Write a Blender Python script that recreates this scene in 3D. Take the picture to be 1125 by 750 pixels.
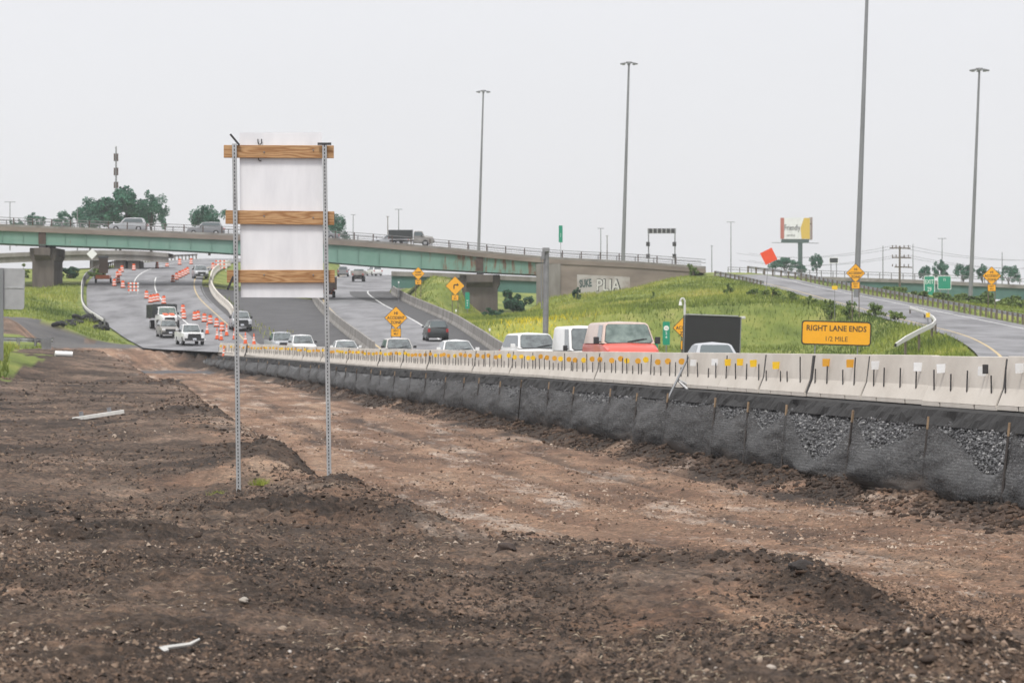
import bpy, bmesh, math, random
import numpy as np
from mathutils import Vector, Matrix, Euler
random.seed(7)
rng = np.random.default_rng(11)
PI = math.pi
scene = bpy.context.scene
COL = scene.collection
for o in list(bpy.data.objects):
    bpy.data.objects.remove(o)

# ------------------------------------------------------------------ camera, sky, sun, exposure
F = 3800.0                                   # focal length in pixels of the 1125 px wide photograph
cam_d = bpy.data.cameras.new("camera")
cam = bpy.data.objects.new("camera", cam_d); COL.objects.link(cam)
cam_d.sensor_width = 36.0
cam_d.lens = F * 36.0 / 1125.0
cam_d.clip_start = 0.5; cam_d.clip_end = 6000
cam.location = (0, 0, 0)
cam.rotation_euler = (PI / 2 - 1.0 / F, 0, 0)
cam_d.dof.use_dof = True
cam_d.dof.focus_distance = 52.0
cam_d.dof.aperture_fstop = 7.1
scene.camera = cam

SUN_EL, SUN_AZ = math.radians(58), math.radians(200)      # azimuth from +Y clockwise: behind the camera
w = bpy.data.worlds.new("World"); scene.world = w; w.use_nodes = True
nt = w.node_tree; nt.nodes.clear()
out = nt.nodes.new("ShaderNodeOutputWorld"); bg = nt.nodes.new("ShaderNodeBackground")
sky = nt.nodes.new("ShaderNodeTexSky"); sky.sky_type = 'NISHITA'; sky.sun_disc = False
sky.sun_elevation = SUN_EL; sky.sun_rotation = SUN_AZ
tc = nt.nodes.new("ShaderNodeTexCoord"); sx = nt.nodes.new("ShaderNodeSeparateXYZ")
nt.links.new(tc.outputs["Generated"], sx.inputs[0])
ramp = nt.nodes.new("ShaderNodeValToRGB")                 # overcast: brighter towards the zenith
ramp.color_ramp.elements[0].position = 0.0; ramp.color_ramp.elements[0].color = (0.525, 0.522, 0.535, 1)
ramp.color_ramp.elements[1].position = 1.0; ramp.color_ramp.elements[1].color = (1.08, 1.08, 1.1, 1)
e = ramp.color_ramp.elements.new(0.12); e.color = (0.56, 0.557, 0.575, 1)
nt.links.new(sx.outputs["Z"], ramp.inputs[0])
cl = nt.nodes.new("ShaderNodeTexNoise"); cl.inputs["Scale"].default_value = 2.2; cl.inputs["Detail"].default_value = 4
mp = nt.nodes.new("ShaderNodeMapping"); mp.inputs["Scale"].default_value = (1, 1, 3.2)
nt.links.new(tc.outputs["Generated"], mp.inputs[0]); nt.links.new(mp.outputs[0], cl.inputs["Vector"])
cm = nt.nodes.new("ShaderNodeMapRange"); cm.inputs[3].default_value = 11.6; cm.inputs[4].default_value = 13.2
nt.links.new(cl.outputs["Fac"], cm.inputs[0])
vm = nt.nodes.new("ShaderNodeVectorMath"); vm.operation = 'SCALE'
nt.links.new(ramp.outputs[0], vm.inputs[0]); nt.links.new(cm.outputs[0], vm.inputs["Scale"])
mix = nt.nodes.new("ShaderNodeMixRGB"); mix.inputs[0].default_value = 0.93
nt.links.new(sky.outputs[0], mix.inputs[1]); nt.links.new(vm.outputs[0], mix.inputs[2])
nt.links.new(mix.outputs[0], bg.inputs[0]); bg.inputs[1].default_value = 0.083
nt.links.new(bg.outputs[0], out.inputs[0])
sun_d = bpy.data.lights.new("sun", 'SUN'); sun_d.energy = 1.5; sun_d.angle = math.radians(14); sun_d.color = (1, .96, .9)
sun = bpy.data.objects.new("sun", sun_d); COL.objects.link(sun)
sv = Vector((math.sin(SUN_AZ) * math.cos(SUN_EL), math.cos(SUN_AZ) * math.cos(SUN_EL), math.sin(SUN_EL)))
sun.rotation_euler = (-sv).to_track_quat('-Z', 'Y').to_euler()
scene.view_settings.view_transform = 'Standard'
scene.view_settings.look = 'None'
scene.view_settings.exposure = 0.64
scene.view_settings.gamma = 1.0
scene.cycles.volume_bounces = 0
scene.cycles.max_bounces = 5
scene.cycles.transparent_max_bounces = 12

# ------------------------------------------------------------------ small helpers
def P(px, py, s):
    """point seen at photo pixel (px,py) where one metre measures s pixels"""
    return Vector(((px - 562.5) / s, F / s, (374.0 - py) / s))

def cub(xs, ys):
    xs = np.asarray(xs, float); ys = np.asarray(ys, float)
    m = np.gradient(ys, xs)
    def f(x):
        x = np.asarray(x, float); xc = np.clip(x, xs[0], xs[-1])
        i = np.clip(np.searchsorted(xs, xc) - 1, 0, len(xs) - 2)
        h = xs[i + 1] - xs[i]; t = (xc - xs[i]) / h
        y = (2*t**3 - 3*t**2 + 1) * ys[i] + (t**3 - 2*t**2 + t) * h * m[i] + (-2*t**3 + 3*t**2) * ys[i+1] + (t**3 - t**2) * h * m[i+1]
        return y + (x - xc) * np.where(x < xs[0], m[0], m[-1])
    return f

def sm(a, b, x):
    t = np.clip((np.asarray(x, float) - a) / (b - a), 0, 1)
    return t * t * (3 - 2 * t)

def _hash(ix, iy, seed):
    n = (ix.astype(np.int64) * 374761393 + iy.astype(np.int64) * 668265263 + seed * 1274126177) & 0x7fffffff
    n = ((n ^ (n >> 13)) * 1274126177) & 0x7fffffff
    return ((n ^ (n >> 16)) & 0xffff) / 65535.0

def vnoise(x, y, seed=0):
    ix = np.floor(x); iy = np.floor(y); fx = x - ix; fy = y - iy
    fx = fx * fx * (3 - 2 * fx); fy = fy * fy * (3 - 2 * fy)
    a = _hash(ix, iy, seed); b = _hash(ix + 1, iy, seed); c = _hash(ix, iy + 1, seed); d = _hash(ix + 1, iy + 1, seed)
    return (a * (1 - fx) + b * fx) * (1 - fy) + (c * (1 - fx) + d * fx) * fy - 0.5

def fbm(x, y, octv=4, seed=0, gain=0.5):
    r = 0; a = 1.0
    for k in range(octv):
        r = r + a * vnoise(x * 2**k + 17.3 * k, y * 2**k - 9.1 * k, seed + k); a *= gain
    return r

class MB:
    """collects shapes; build() links them as one mesh object"""
    def __init__(s): s.v = []; s.f = []; s.mi = []
    def add(s, vs, fs, mi=0):
        b = len(s.v); s.v += [tuple(v) for v in vs]; s.f += [tuple(i + b for i in f) for f in fs]; s.mi += [mi] * len(fs); return s
    def box(s, c, d, rot=None, mi=0):
        x, y, z = d[0] / 2, d[1] / 2, d[2] / 2
        vs = [Vector((a, b, e)) for a in (-x, x) for b in (-y, y) for e in (-z, z)]
        if rot is not None:
            R = rot if isinstance(rot, Matrix) else Euler(rot).to_matrix(); vs = [R @ v for v in vs]
        vs = [v + Vector(c) for v in vs]
        return s.add(vs, [(0,1,3,2),(4,6,7,5),(0,4,5,1),(2,3,7,6),(0,2,6,4),(1,5,7,3)], mi)
    def bar(s, a, b, wd, ht=None, mi=0):
        a = Vector(a); b = Vector(b); d = b - a; ht = ht or wd
        q = d.to_track_quat('X', 'Z').to_matrix()
        return s.box((a + b) / 2, (d.length, wd, ht), q, mi)
    def cyl(s, a, b, r0, r1=None, n=10, caps=True, mi=0):
        a = Vector(a); b = Vector(b); r1 = r0 if r1 is None else r1
        q = (b - a).to_track_quat('Z', 'Y').to_matrix()
        vs = []
        for p, r in ((a, r0), (b, r1)):
            for k in range(n):
                t = 2 * PI * k / n; vs.append(p + q @ Vector((r * math.cos(t), r * math.sin(t), 0)))
        fs = [(k, (k + 1) % n, n + (k + 1) % n, n + k) for k in range(n)]
        if caps: fs += [tuple(range(n))[::-1], tuple(range(n, 2 * n))]
        return s.add(vs, fs, mi)
    def tube(s, pts, r, n=8, mi=0):
        pts = [Vector(p) for p in pts]; rs = r if isinstance(r, (list, tuple)) else [r] * len(pts)
        vs = []
        for i, p in enumerate(pts):
            d = (pts[min(i + 1, len(pts) - 1)] - pts[max(i - 1, 0)]).normalized()
            q = d.to_track_quat('Z', 'Y').to_matrix()
            for k in range(n):
                t = 2 * PI * k / n; vs.append(p + q @ Vector((rs[i] * math.cos(t), rs[i] * math.sin(t), 0)))
        fs = [(i*n + k, i*n + (k+1) % n, (i+1)*n + (k+1) % n, (i+1)*n + k) for i in range(len(pts) - 1) for k in range(n)]
        fs += [tuple(range(n))[::-1], tuple(range((len(pts)-1)*n, len(pts)*n))]
        return s.add(vs, fs, mi)
    def prism(s, prof, a, b, axis='y', mi=0):
        """2-D profile [(u,v)] extruded from a to b; axis y: u->x v->z, axis x: u->y v->z, axis z: u->x v->y"""
        def pt(u, v, t): return (u, t, v) if axis == 'y' else ((t, u, v) if axis == 'x' else (u, v, t))
        n = len(prof); vs = [pt(u, v, a) for u, v in prof] + [pt(u, v, b) for u, v in prof]
        fs = [tuple(range(n))[::-1], tuple(range(n, 2*n))] + [(k, (k+1) % n, n + (k+1) % n, n + k) for k in range(n)]
        return s.add(vs, fs, mi)
    def quad(s, a, b, c, d, mi=0): return s.add([a, b, c, d], [(0, 1, 2, 3)], mi)
    def sheet(s, pts, mi=0):
        """grid of points pts[i][j]"""
        n, m = len(pts), len(pts[0]); vs = [p for row in pts for p in row]
        fs = [(i*m + j, i*m + j + 1, (i+1)*m + j + 1, (i+1)*m + j) for i in range(n-1) for j in range(m-1)]
        return s.add(vs, fs, mi)
    def mesh(s, name, bevel=0, seg=2):
        me = bpy.data.meshes.new(name); me.from_pydata(s.v, [], s.f)
        me.polygons.foreach_set("material_index", s.mi)
        bm = bmesh.new(); bm.from_mesh(me)
        bmesh.ops.recalc_face_normals(bm, faces=bm.faces)
        if bevel:
            ed = [e for e in bm.edges if len(e.link_faces) == 2 and e.calc_face_angle(0) > 0.5]
            bmesh.ops.bevel(bm, geom=ed, offset=bevel, segments=seg, affect='EDGES', profile=0.5, clamp_overlap=True)
        bm.to_mesh(me); bm.free()
        return me
    def build(s, name, mats, parent=None, smooth=False, bevel=0, seg=2):
        me = s.mesh(name, bevel, seg)
        return link(name, me, mats, parent, smooth)

def link(name, me, mats, parent=None, smooth=False):
    for m in (mats if isinstance(mats, (list, tuple)) else [mats]): me.materials.append(m)
    if smooth:
        me.polygons.foreach_set("use_smooth", [True] * len(me.polygons))
        try: me.set_sharp_from_angle(angle=math.radians(38))
        except Exception: pass
    o = bpy.data.objects.new(name, me); COL.objects.link(o)
    if parent is not None: o.parent = parent
    return o

def np_mesh(name, v, f, mats, parent=None, attrs=None, smooth=False):
    """v (n,3), f (m,k) all the same corner count"""
    me = bpy.data.meshes.new(name)
    v = np.asarray(v, np.float32); f = np.asarray(f, np.int32); k = f.shape[1]
    me.vertices.add(len(v)); me.vertices.foreach_set("co", v.ravel())
    me.loops.add(f.size); me.loops.foreach_set("vertex_index", f.ravel())
    me.polygons.add(len(f)); me.polygons.foreach_set("loop_start", np.arange(0, f.size, k, dtype=np.int32))
    me.update(calc_edges=True); me.validate()
    for an, av in (attrs or {}).items():
        a = me.attributes.new(an, 'FLOAT', 'POINT'); a.data.foreach_set("value", np.asarray(av, np.float32))
    return link(name, me, mats, parent, smooth)

def tag(o, label=None, cat=None, group=None, kind=None):
    if label: o["label"] = label
    if cat: o["category"] = cat
    if group: o["group"] = group
    if kind: o["kind"] = kind
    return o

def thing(name, label, cat, loc=(0, 0, 0), rz=0, group=None, rot=None):
    o = bpy.data.objects.new(name, None); COL.objects.link(o); o.empty_display_size = 0.2
    o.location = loc; o.rotation_euler = rot if rot else (0, 0, rz)
    return tag(o, label, cat, group)

KIDS = {}
def dup(root, loc, rz, label=None, group=None):
    r = root.copy(); COL.objects.link(r); r.location = loc; r.rotation_euler = (0, 0, rz)
    if label: r["label"] = label
    if group: r["group"] = group
    for ch in [o for o in bpy.data.objects if o.parent == root]:
        c = ch.copy(); COL.objects.link(c); c.parent = r
        for g in [o for o in bpy.data.objects if o.parent == ch]:
            d = g.copy(); COL.objects.link(d); d.parent = c
    return r

# ------------------------------------------------------------------ materials
def mat(name, col, rough=0.7, metal=0.0, var=0.0, vscale=3.0, bump=0.0, bscale=30.0, col2=None, spec=0.5, stretch=None,
        coat=0.0, detail=5, contrast=(0.3, 0.7), trans=0.0):
    m = bpy.data.materials.new(name); m.use_nodes = True; n = m.node_tree; b = n.nodes["Principled BSDF"]
    b.inputs["Base Color"].default_value = (*col, 1); b.inputs["Roughness"].default_value = rough
    b.inputs["Metallic"].default_value = metal; b.inputs["Specular IOR Level"].default_value = spec
    if coat: b.inputs["Coat Weight"].default_value = coat; b.inputs["Coat Roughness"].default_value = 0.08
    if trans: b.inputs["Transmission Weight"].default_value = trans
    if var or col2 or bump:
        t = n.nodes.new("ShaderNodeTexCoord"); mp = n.nodes.new("ShaderNodeMapping")
        if stretch: mp.inputs["Scale"].default_value = stretch
        n.links.new(t.outputs["Object"], mp.inputs[0])
    if var or col2:
        no = n.nodes.new("ShaderNodeTexNoise"); no.inputs["Scale"].default_value = vscale; no.inputs["Detail"].default_value = detail
        no.inputs["Roughness"].default_value = 0.62
        n.links.new(mp.outputs[0], no.inputs["Vector"])
        cr = n.nodes.new("ShaderNodeValToRGB")
        c2 = col2 if col2 else tuple(c * (1 - var) for c in col)
        cr.color_ramp.elements[0].position = contrast[0]; cr.color_ramp.elements[0].color = (*c2, 1)
        cr.color_ramp.elements[1].position = contrast[1]; cr.color_ramp.elements[1].color = (*col, 1)
        n.links.new(no.outputs["Fac"], cr.inputs[0]); n.links.new(cr.outputs[0], b.inputs["Base Color"])
    if bump:
        nb = n.nodes.new("ShaderNodeTexNoise"); nb.inputs["Scale"].default_value = bscale; nb.inputs["Detail"].default_value = 6
        n.links.new(mp.outputs[0], nb.inputs["Vector"])
        bp = n.nodes.new("ShaderNodeBump"); bp.inputs["Strength"].default_value = bump; bp.inputs["Distance"].default_value = 0.02
        n.links.new(nb.outputs["Fac"], bp.inputs["Height"]); n.links.new(bp.outputs[0], b.inputs["Normal"])
    return m

def attr_mat(name, ramps, attr="rnd", rough=0.9, bump=0.0, bscale=40, spec=0.2, trans=False):
    """colour picked along a ramp by a per-vertex number (each leaf, stone or blade has its own)"""
    m = bpy.data.materials.new(name); m.use_nodes = True; n = m.node_tree; b = n.nodes["Principled BSDF"]
    a = n.nodes.new("ShaderNodeAttribute"); a.attribute_name = attr
    cr = n.nodes.new("ShaderNodeValToRGB"); el = cr.color_ramp.elements
    el[0].position, el[0].color = ramps[0][0], (*ramps[0][1], 1)
    el[1].position, el[1].color = ramps[-1][0], (*ramps[-1][1], 1)
    for p, c in ramps[1:-1]:
        x = el.new(p); x.color = (*c, 1)
    n.links.new(a.outputs["Fac"], cr.inputs[0]); n.links.new(cr.outputs[0], b.inputs["Base Color"])
    b.inputs["Roughness"].default_value = rough; b.inputs["Specular IOR Level"].default_value = spec
    if bump:
        t = n.nodes.new("ShaderNodeTexCoord"); nb = n.nodes.new("ShaderNodeTexNoise"); nb.inputs["Scale"].default_value = bscale
        n.links.new(t.outputs["Object"], nb.inputs["Vector"]); bp = n.nodes.new("ShaderNodeBump"); bp.inputs["Strength"].default_value = bump
        bp.inputs["Distance"].default_value = 0.03
        n.links.new(nb.outputs["Fac"], bp.inputs["Height"]); n.links.new(bp.outputs[0], b.inputs["Normal"])
    return m

M = {}
M['asphalt'] = mat('asphalt', (.205, .203, .21), .8, col2=(.095, .093, .097), vscale=.22, bump=.4, bscale=14, contrast=(.33, .58), stretch=(1.6, .45, 1), detail=8)
M['asphalt_dark'] = mat('asphalt_dark', (.085, .083, .085), .9, var=.45, vscale=.5, bump=.5, bscale=14)
M['asphalt_edge'] = mat('asphalt_edge', (.028, .027, .027), .95, var=.4, vscale=4, bump=.9, bscale=22)
M['shoulder'] = mat('shoulder', (.07, .069, .07), .9, var=.3, vscale=.5)
M['line_white'] = mat('line_white', (.68, .68, .66), .7, var=.35, vscale=2)
M['line_yellow'] = mat('line_yellow', (.55, .42, .22), .7, var=.35, vscale=2)
M['concrete'] = mat('concrete', (.60, .56, .505), .9, col2=(.46, .42, .37), vscale=1.3, bump=.25, bscale=25, contrast=(.25, .65), stretch=(1, .5, .7), detail=8)
M['concrete_old'] = mat('concrete_old', (.30, .285, .265), .92, col2=(.15, .135, .12), vscale=.5, bump=.3, bscale=8, stretch=(1, 1, .25))
M['pier'] = mat('pier_concrete', (.15, .128, .112), .92, col2=(.065, .054, .048), vscale=.6, bump=.3, bscale=6, stretch=(1.4, 1.4, .25))
M['pale_wall'] = mat('pale_wall', (.42, .395, .375), .9, col2=(.26, .22, .195), vscale=.6, contrast=(.28, .5))
M['deck_edge'] = mat('deck_edge', (.27, .225, .19), .92, col2=(.17, .14, .12), vscale=.4, stretch=(.6, 1, 2))
M['girder'] = mat('girder_green', (.14, .265, .21), .75, col2=(.19, .31, .26), vscale=.35, stretch=(1, 1, .5))
def girder_rust():
    m = M['girder']; n = m.node_tree; b = n.nodes["Principled BSDF"]
    src = b.inputs["Base Color"].links[0].from_socket
    t = n.nodes.new("ShaderNodeTexCoord"); mp = n.nodes.new("ShaderNodeMapping"); mp.inputs["Scale"].default_value = (1.0, 1, .18)
    no = n.nodes.new("ShaderNodeTexNoise"); no.inputs["Scale"].default_value = 1.1; no.inputs["Detail"].default_value = 6; no.inputs["Roughness"].default_value = .7
    n.links.new(t.outputs["Object"], mp.inputs[0]); n.links.new(mp.outputs[0], no.inputs["Vector"])
    sx = n.nodes.new("ShaderNodeSeparateXYZ"); n.links.new(t.outputs["Object"], sx.inputs[0])
    mr = n.nodes.new("ShaderNodeMapRange"); mr.inputs[1].default_value = -22; mr.inputs[2].default_value = 2; mr.inputs[3].default_value = -.12; mr.inputs[4].default_value = .085
    n.links.new(sx.outputs["X"], mr.inputs[0])
    ad = n.nodes.new("ShaderNodeMath"); ad.operation = 'ADD'; n.links.new(no.outputs["Fac"], ad.inputs[0]); n.links.new(mr.outputs[0], ad.inputs[1])
    cr = n.nodes.new("ShaderNodeValToRGB"); cr.color_ramp.elements[0].position = .56; cr.color_ramp.elements[1].position = .66
    n.links.new(ad.outputs[0], cr.inputs[0])
    mx = n.nodes.new("ShaderNodeMixRGB"); mx.inputs[2].default_value = (.17, .085, .05, 1)
    n.links.new(cr.outputs[0], mx.inputs[0]); n.links.new(src, mx.inputs[1]); n.links.new(mx.outputs[0], b.inputs["Base Color"])
girder_rust()
M['girder_far'] = mat('girder_far_green', (.085, .19, .16), .75, col2=(.06, .13, .115), vscale=.4, stretch=(1, 1, .3))
M['rust'] = mat('rusty_steel', (.11, .075, .06), .9, var=.5, vscale=2)
M['dark_steel'] = mat('dark_steel', (.045, .043, .045), .6, var=.3, vscale=5)
M['galv'] = mat('galvanised_steel', (.44, .445, .45), .5, metal=.25, var=.3, vscale=4)
M['galv_dull'] = mat('weathered_steel', (.25, .25, .26), .6, metal=.2, var=.35, vscale=2)
M['rail_bridge'] = mat('bridge_rail_metal', (.24, .235, .24), .6, metal=.2, var=.3, vscale=2)
M['pole'] = mat('pole_grey', (.23, .235, .245), .55, metal=.2, var=.2, vscale=.5)
M['wood_post'] = mat('weathered_timber', (.17, .14, .11), .9, var=.4, vscale=3, stretch=(1, 1, .2))
M['board_white'] = mat('white_panel', (.76, .76, .78), .55, col2=(.64, .64, .665), vscale=1.1, spec=.3, stretch=(2.2, 1, .5), detail=8, contrast=(.3, .6))
M['white'] = mat('white_paint', (.78, .78, .77), .4)
M['off_white'] = mat('off_white', (.62, .61, .58), .7, var=.2, vscale=8)
M['yellow_tag'] = mat('yellow_tag', (.86, .55, .025), .5, var=.15, vscale=9)
M['orange_tag'] = mat('orange_tag', (.72, .36, .03), .5, var=.2, vscale=9)
M['white_tag'] = mat('white_tag', (.80, .81, .82), .45, var=.15, vscale=9)
M['sign_orange'] = mat('orange_sign_sheeting', (.86, .40, .015), .45, var=.07, vscale=5)
M['sign_red'] = mat('fluorescent_red_cloth', (.82, .085, .03), .6, var=.1, vscale=3)
M['sign_green'] = mat('green_sign_sheeting', (.01, .27, .165), .45, var=.12, vscale=3)
M['sign_black'] = mat('sign_black', (.02, .02, .02), .5)
M['sign_back'] = mat('sign_back_aluminium', (.40, .40, .41), .45, metal=.25, var=.2, vscale=2)
M['drum_orange'] = mat('drum_orange', (.80, .125, .035), .5, var=.12, vscale=5)
M['drum_white'] = mat('drum_white_band', (.72, .70, .68), .5)
M['rubber'] = mat('rubber', (.022, .022, .023), .85, var=.2, vscale=10)
M['rim'] = mat('wheel_rim', (.35, .35, .36), .4, metal=.5)
M['glass'] = mat('car_glass', (.055, .075, .078), .08, spec=.9, coat=.3)
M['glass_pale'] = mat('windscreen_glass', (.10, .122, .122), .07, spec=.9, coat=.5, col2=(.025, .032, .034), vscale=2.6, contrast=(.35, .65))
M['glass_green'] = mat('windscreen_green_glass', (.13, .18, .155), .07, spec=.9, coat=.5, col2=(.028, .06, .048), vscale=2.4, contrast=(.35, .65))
M['lamp'] = mat('headlight_glass', (.72, .73, .75), .15, spec=.8)
M['tail'] = mat('tail_light', (.35, .02, .02), .3)
M['grille'] = mat('black_grille', (.018, .018, .02), .5)
M['plastic'] = mat('black_plastic', (.03, .03, .032), .6)
M['plate'] = mat('licence_plate', (.55, .57, .62), .5)
M['screen'] = mat('message_screen', (.022, .021, .022), .65, var=.2, vscale=3)
M['soil_wood'] = mat('pale_wood', (.36, .30, .22), .9, var=.3, vscale=6)
def paint(name, c, rough=.35, dirt=.15): 
    return mat(name, c, rough, var=dirt, vscale=1.3, coat=.35)
M['p_white'] = paint('white_car_paint', (.74, .74, .73)); M['p_silver'] = paint('silver_car_paint', (.40, .41, .43))
M['p_grey'] = paint('grey_car_paint', (.20, .205, .215)); M['p_black'] = paint('black_car_paint', (.025, .03, .03))
M['p_red'] = paint('red_car_paint', (.62, .075, .045)); M['p_beige'] = paint('beige_car_paint', (.52, .49, .46))
M['p_brown'] = paint('brown_car_paint', (.24, .15, .10)); M['p_green'] = paint('dark_green_paint', (.05, .09, .08))
M['p_tan'] = paint('faded_tan_paint', (.56, .42, .35), .4, .3); M['p_dull'] = paint('muddy_silver_paint', (.33, .31, .29), .5, .4)
M['p_orange'] = paint('orange_machine_paint', (.75, .17, .04), .5)

# lumber: a grain that runs along the board
def lumber(name, c1, c2):
    m = bpy.data.materials.new(name); m.use_nodes = True; n = m.node_tree; b = n.nodes["Principled BSDF"]
    t = n.nodes.new("ShaderNodeTexCoord"); mp = n.nodes.new("ShaderNodeMapping"); mp.inputs["Scale"].default_value = (.55, 4, 4.6)
    oi = n.nodes.new('ShaderNodeObjectInfo'); sc = n.nodes.new('ShaderNodeVectorMath'); sc.operation = 'SCALE'; sc.inputs[0].default_value = (31, 17, 23)
    n.links.new(oi.outputs['Random'], sc.inputs['Scale']); n.links.new(sc.outputs[0], mp.inputs['Location'])
    n.links.new(t.outputs["Object"], mp.inputs[0])
    d = n.nodes.new("ShaderNodeTexNoise"); d.inputs["Scale"].default_value = 1.3; d.inputs["Detail"].default_value = 2
    n.links.new(mp.outputs[0], d.inputs["Vector"])
    mm = n.nodes.new("ShaderNodeMath"); mm.operation = 'MULTIPLY'; mm.inputs[1].default_value = 11
    n.links.new(d.outputs["Fac"], mm.inputs[0])
    fr = n.nodes.new("ShaderNodeMath"); fr.operation = 'PINGPONG'; fr.inputs[1].default_value = .5
    n.links.new(mm.outputs[0], fr.inputs[0])
    cr = n.nodes.new("ShaderNodeValToRGB"); cr.color_ramp.elements[0].position = .05; cr.color_ramp.elements[0].color = (*c2, 1)
    cr.color_ramp.elements[1].position = .42; cr.color_ramp.elements[1].color = (*c1, 1)
    n.links.new(fr.outputs[0], cr.inputs[0])
    f2 = n.nodes.new("ShaderNodeTexNoise"); f2.inputs["Scale"].default_value = 22; n.links.new(mp.outputs[0], f2.inputs["Vector"])
    mx = n.nodes.new("ShaderNodeMixRGB"); mx.blend_type = 'MULTIPLY'; mx.inputs[0].default_value = .45
    n.links.new(cr.outputs[0], mx.inputs[1]); n.links.new(f2.outputs["Fac"], mx.inputs[2])
    g = n.nodes.new("ShaderNodeMixRGB"); g.blend_type = 'MULTIPLY'; g.inputs[0].default_value = 0
    n.links.new(mx.outputs[0], b.inputs["Base Color"]); b.inputs["Roughness"].default_value = .85
    return m
M['lumber'] = lumber('sawn_lumber', (.60, .36, .18), (.38, .19, .08))

# wooden stake whose top was sprayed orange
def stake_mat():
    m = mat('survey_stake_wood', (.30, .21, .13), .9, var=.4, vscale=8); n = m.node_tree; b = n.nodes["Principled BSDF"]
    src = b.inputs["Base Color"].links[0].from_socket
    a = n.nodes.new("ShaderNodeAttribute"); a.attribute_name = "tip"
    mx = n.nodes.new("ShaderNodeMixRGB"); mx.inputs[1].default_value = (.05, .043, .04, 1)
    n.links.new(a.outputs["Fac"], mx.inputs[0]); n.links.new(src, mx.inputs[2]); n.links.new(mx.outputs[0], b.inputs["Base Color"])
    return m
M['stake'] = stake_mat()

# geotextile: tight black weave dusted with soil, a little see-through
def fabric_mat():
    m = mat('geotextile', (.078, .077, .077), .88, col2=(.030, .030, .031), vscale=2.2, contrast=(.32, .72), detail=8, stretch=(1, .16, 1)); n = m.node_tree; b = n.nodes["Principled BSDF"]
    t = n.nodes.new("ShaderNodeTexCoord"); mp = n.nodes.new("ShaderNodeMapping"); mp.inputs["Scale"].default_value = (1, .16, 1)
    n.links.new(t.outputs["Object"], mp.inputs[0])
    nb = n.nodes.new("ShaderNodeTexNoise"); nb.inputs["Scale"].default_value = 6; nb.inputs["Detail"].default_value = 6
    n.links.new(mp.outputs[0], nb.inputs["Vector"])
    bp = n.nodes.new("ShaderNodeBump"); bp.inputs["Strength"].default_value = .6; bp.inputs["Distance"].default_value = .06
    n.links.new(nb.outputs["Fac"], bp.inputs["Height"]); n.links.new(bp.outputs[0], b.inputs["Normal"])
    src = b.inputs["Base Color"].links[0].from_socket
    v = n.nodes.new("ShaderNodeTexVoronoi"); v.inputs["Scale"].default_value = 42; n.links.new(t.outputs["Object"], v.inputs["Vector"])
    vr = n.nodes.new("ShaderNodeValToRGB"); vr.color_ramp.elements[0].position = .05; vr.color_ramp.elements[0].color = (1.9, 1.9, 1.9, 1)
    vr.color_ramp.elements[1].position = .45; vr.color_ramp.elements[1].color = (.75, .75, .75, 1)
    n.links.new(v.outputs["Distance"], vr.inputs[0])
    mu = n.nodes.new("ShaderNodeMixRGB"); mu.blend_type = 'MULTIPLY'; mu.inputs[0].default_value = .7
    n.links.new(src, mu.inputs[1]); n.links.new(vr.outputs[0], mu.inputs[2])
    wv = n.nodes.new("ShaderNodeTexWave"); wv.bands_direction = 'Z'; wv.inputs["Scale"].default_value = 5.5; wv.inputs["Distortion"].default_value = 2.5; wv.inputs["Detail"].default_value = 3; wv.inputs["Detail Scale"].default_value = 1.5
    n.links.new(mp.outputs[0], wv.inputs["Vector"])
    wr = n.nodes.new("ShaderNodeMapRange"); wr.inputs[3].default_value = .72; wr.inputs[4].default_value = 1.3; n.links.new(wv.outputs["Fac"], wr.inputs[0])
    mw = n.nodes.new("ShaderNodeMixRGB"); mw.blend_type = 'MULTIPLY'; mw.inputs[0].default_value = .8
    n.links.new(mu.outputs[0], mw.inputs[1]); n.links.new(wr.outputs[0], mw.inputs[2]); mu = mw
    # soil splashed up from the foot of the fence
    at = n.nodes.new("ShaderNodeAttribute"); at.attribute_name = "mud"
    md = n.nodes.new("ShaderNodeMixRGB"); md.inputs[2].default_value = (.10, .078, .063, 1)
    n.links.new(at.outputs["Fac"], md.inputs[0]); n.links.new(mu.outputs[0], md.inputs[1]); n.links.new(md.outputs[0], b.inputs["Base Color"])
    b.inputs['Alpha'].default_value = .75
    return m
M['fabric'] = fabric_mat()
M['stone'] = attr_mat('crushed_stone', [(0, (.05, .05, .052)), (.5, (.12, .12, .125)), (.88, (.21, .21, .215)), (1, (.36, .355, .35))], bump=.3)
M['clod'] = attr_mat('dirt_clods', [(0, (.022, .017, .014)), (.4, (.06, .043, .034)), (.72, (.13, .086, .061)), (.88, (.215, .155, .112)), (1, (.37, .30, .24))], bump=.8, bscale=30)
M['bed_crumb'] = attr_mat('bed_crumbs', [(0, (.035, .024, .018)), (.4, (.115, .072, .049)), (.75, (.25, .162, .11)), (1, (.42, .34, .27))])
M['cobble'] = attr_mat('cobble', [(0, (.10, .07, .05)), (.4, (.22, .155, .115)), (.8, (.33, .25, .19)), (1, (.46, .42, .38))], bump=.4, bscale=25)
M['straw'] = attr_mat('straw', [(0, (.10, .07, .05)), (.6, (.26, .20, .14)), (1, (.42, .35, .26))])
M['grass'] = attr_mat('grass_blades', [(0, (.07, .11, .025)), (.4, (.195, .24, .048)), (.75, (.32, .34, .072)), (.9, (.40, .36, .13)), (1, (.62, .50, .03))], rough=.8)
M['leaf'] = attr_mat('tree_leaves', [(0, (.014, .045, .026)), (.5, (.035, .09, .05)), (1, (.07, .14, .075))], rough=.7)
M['leaf_far'] = attr_mat('far_tree_leaves', [(0, (.020, .08, .05)), (.5, (.05, .145, .09)), (1, (.10, .225, .145))], rough=.8)
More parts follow.
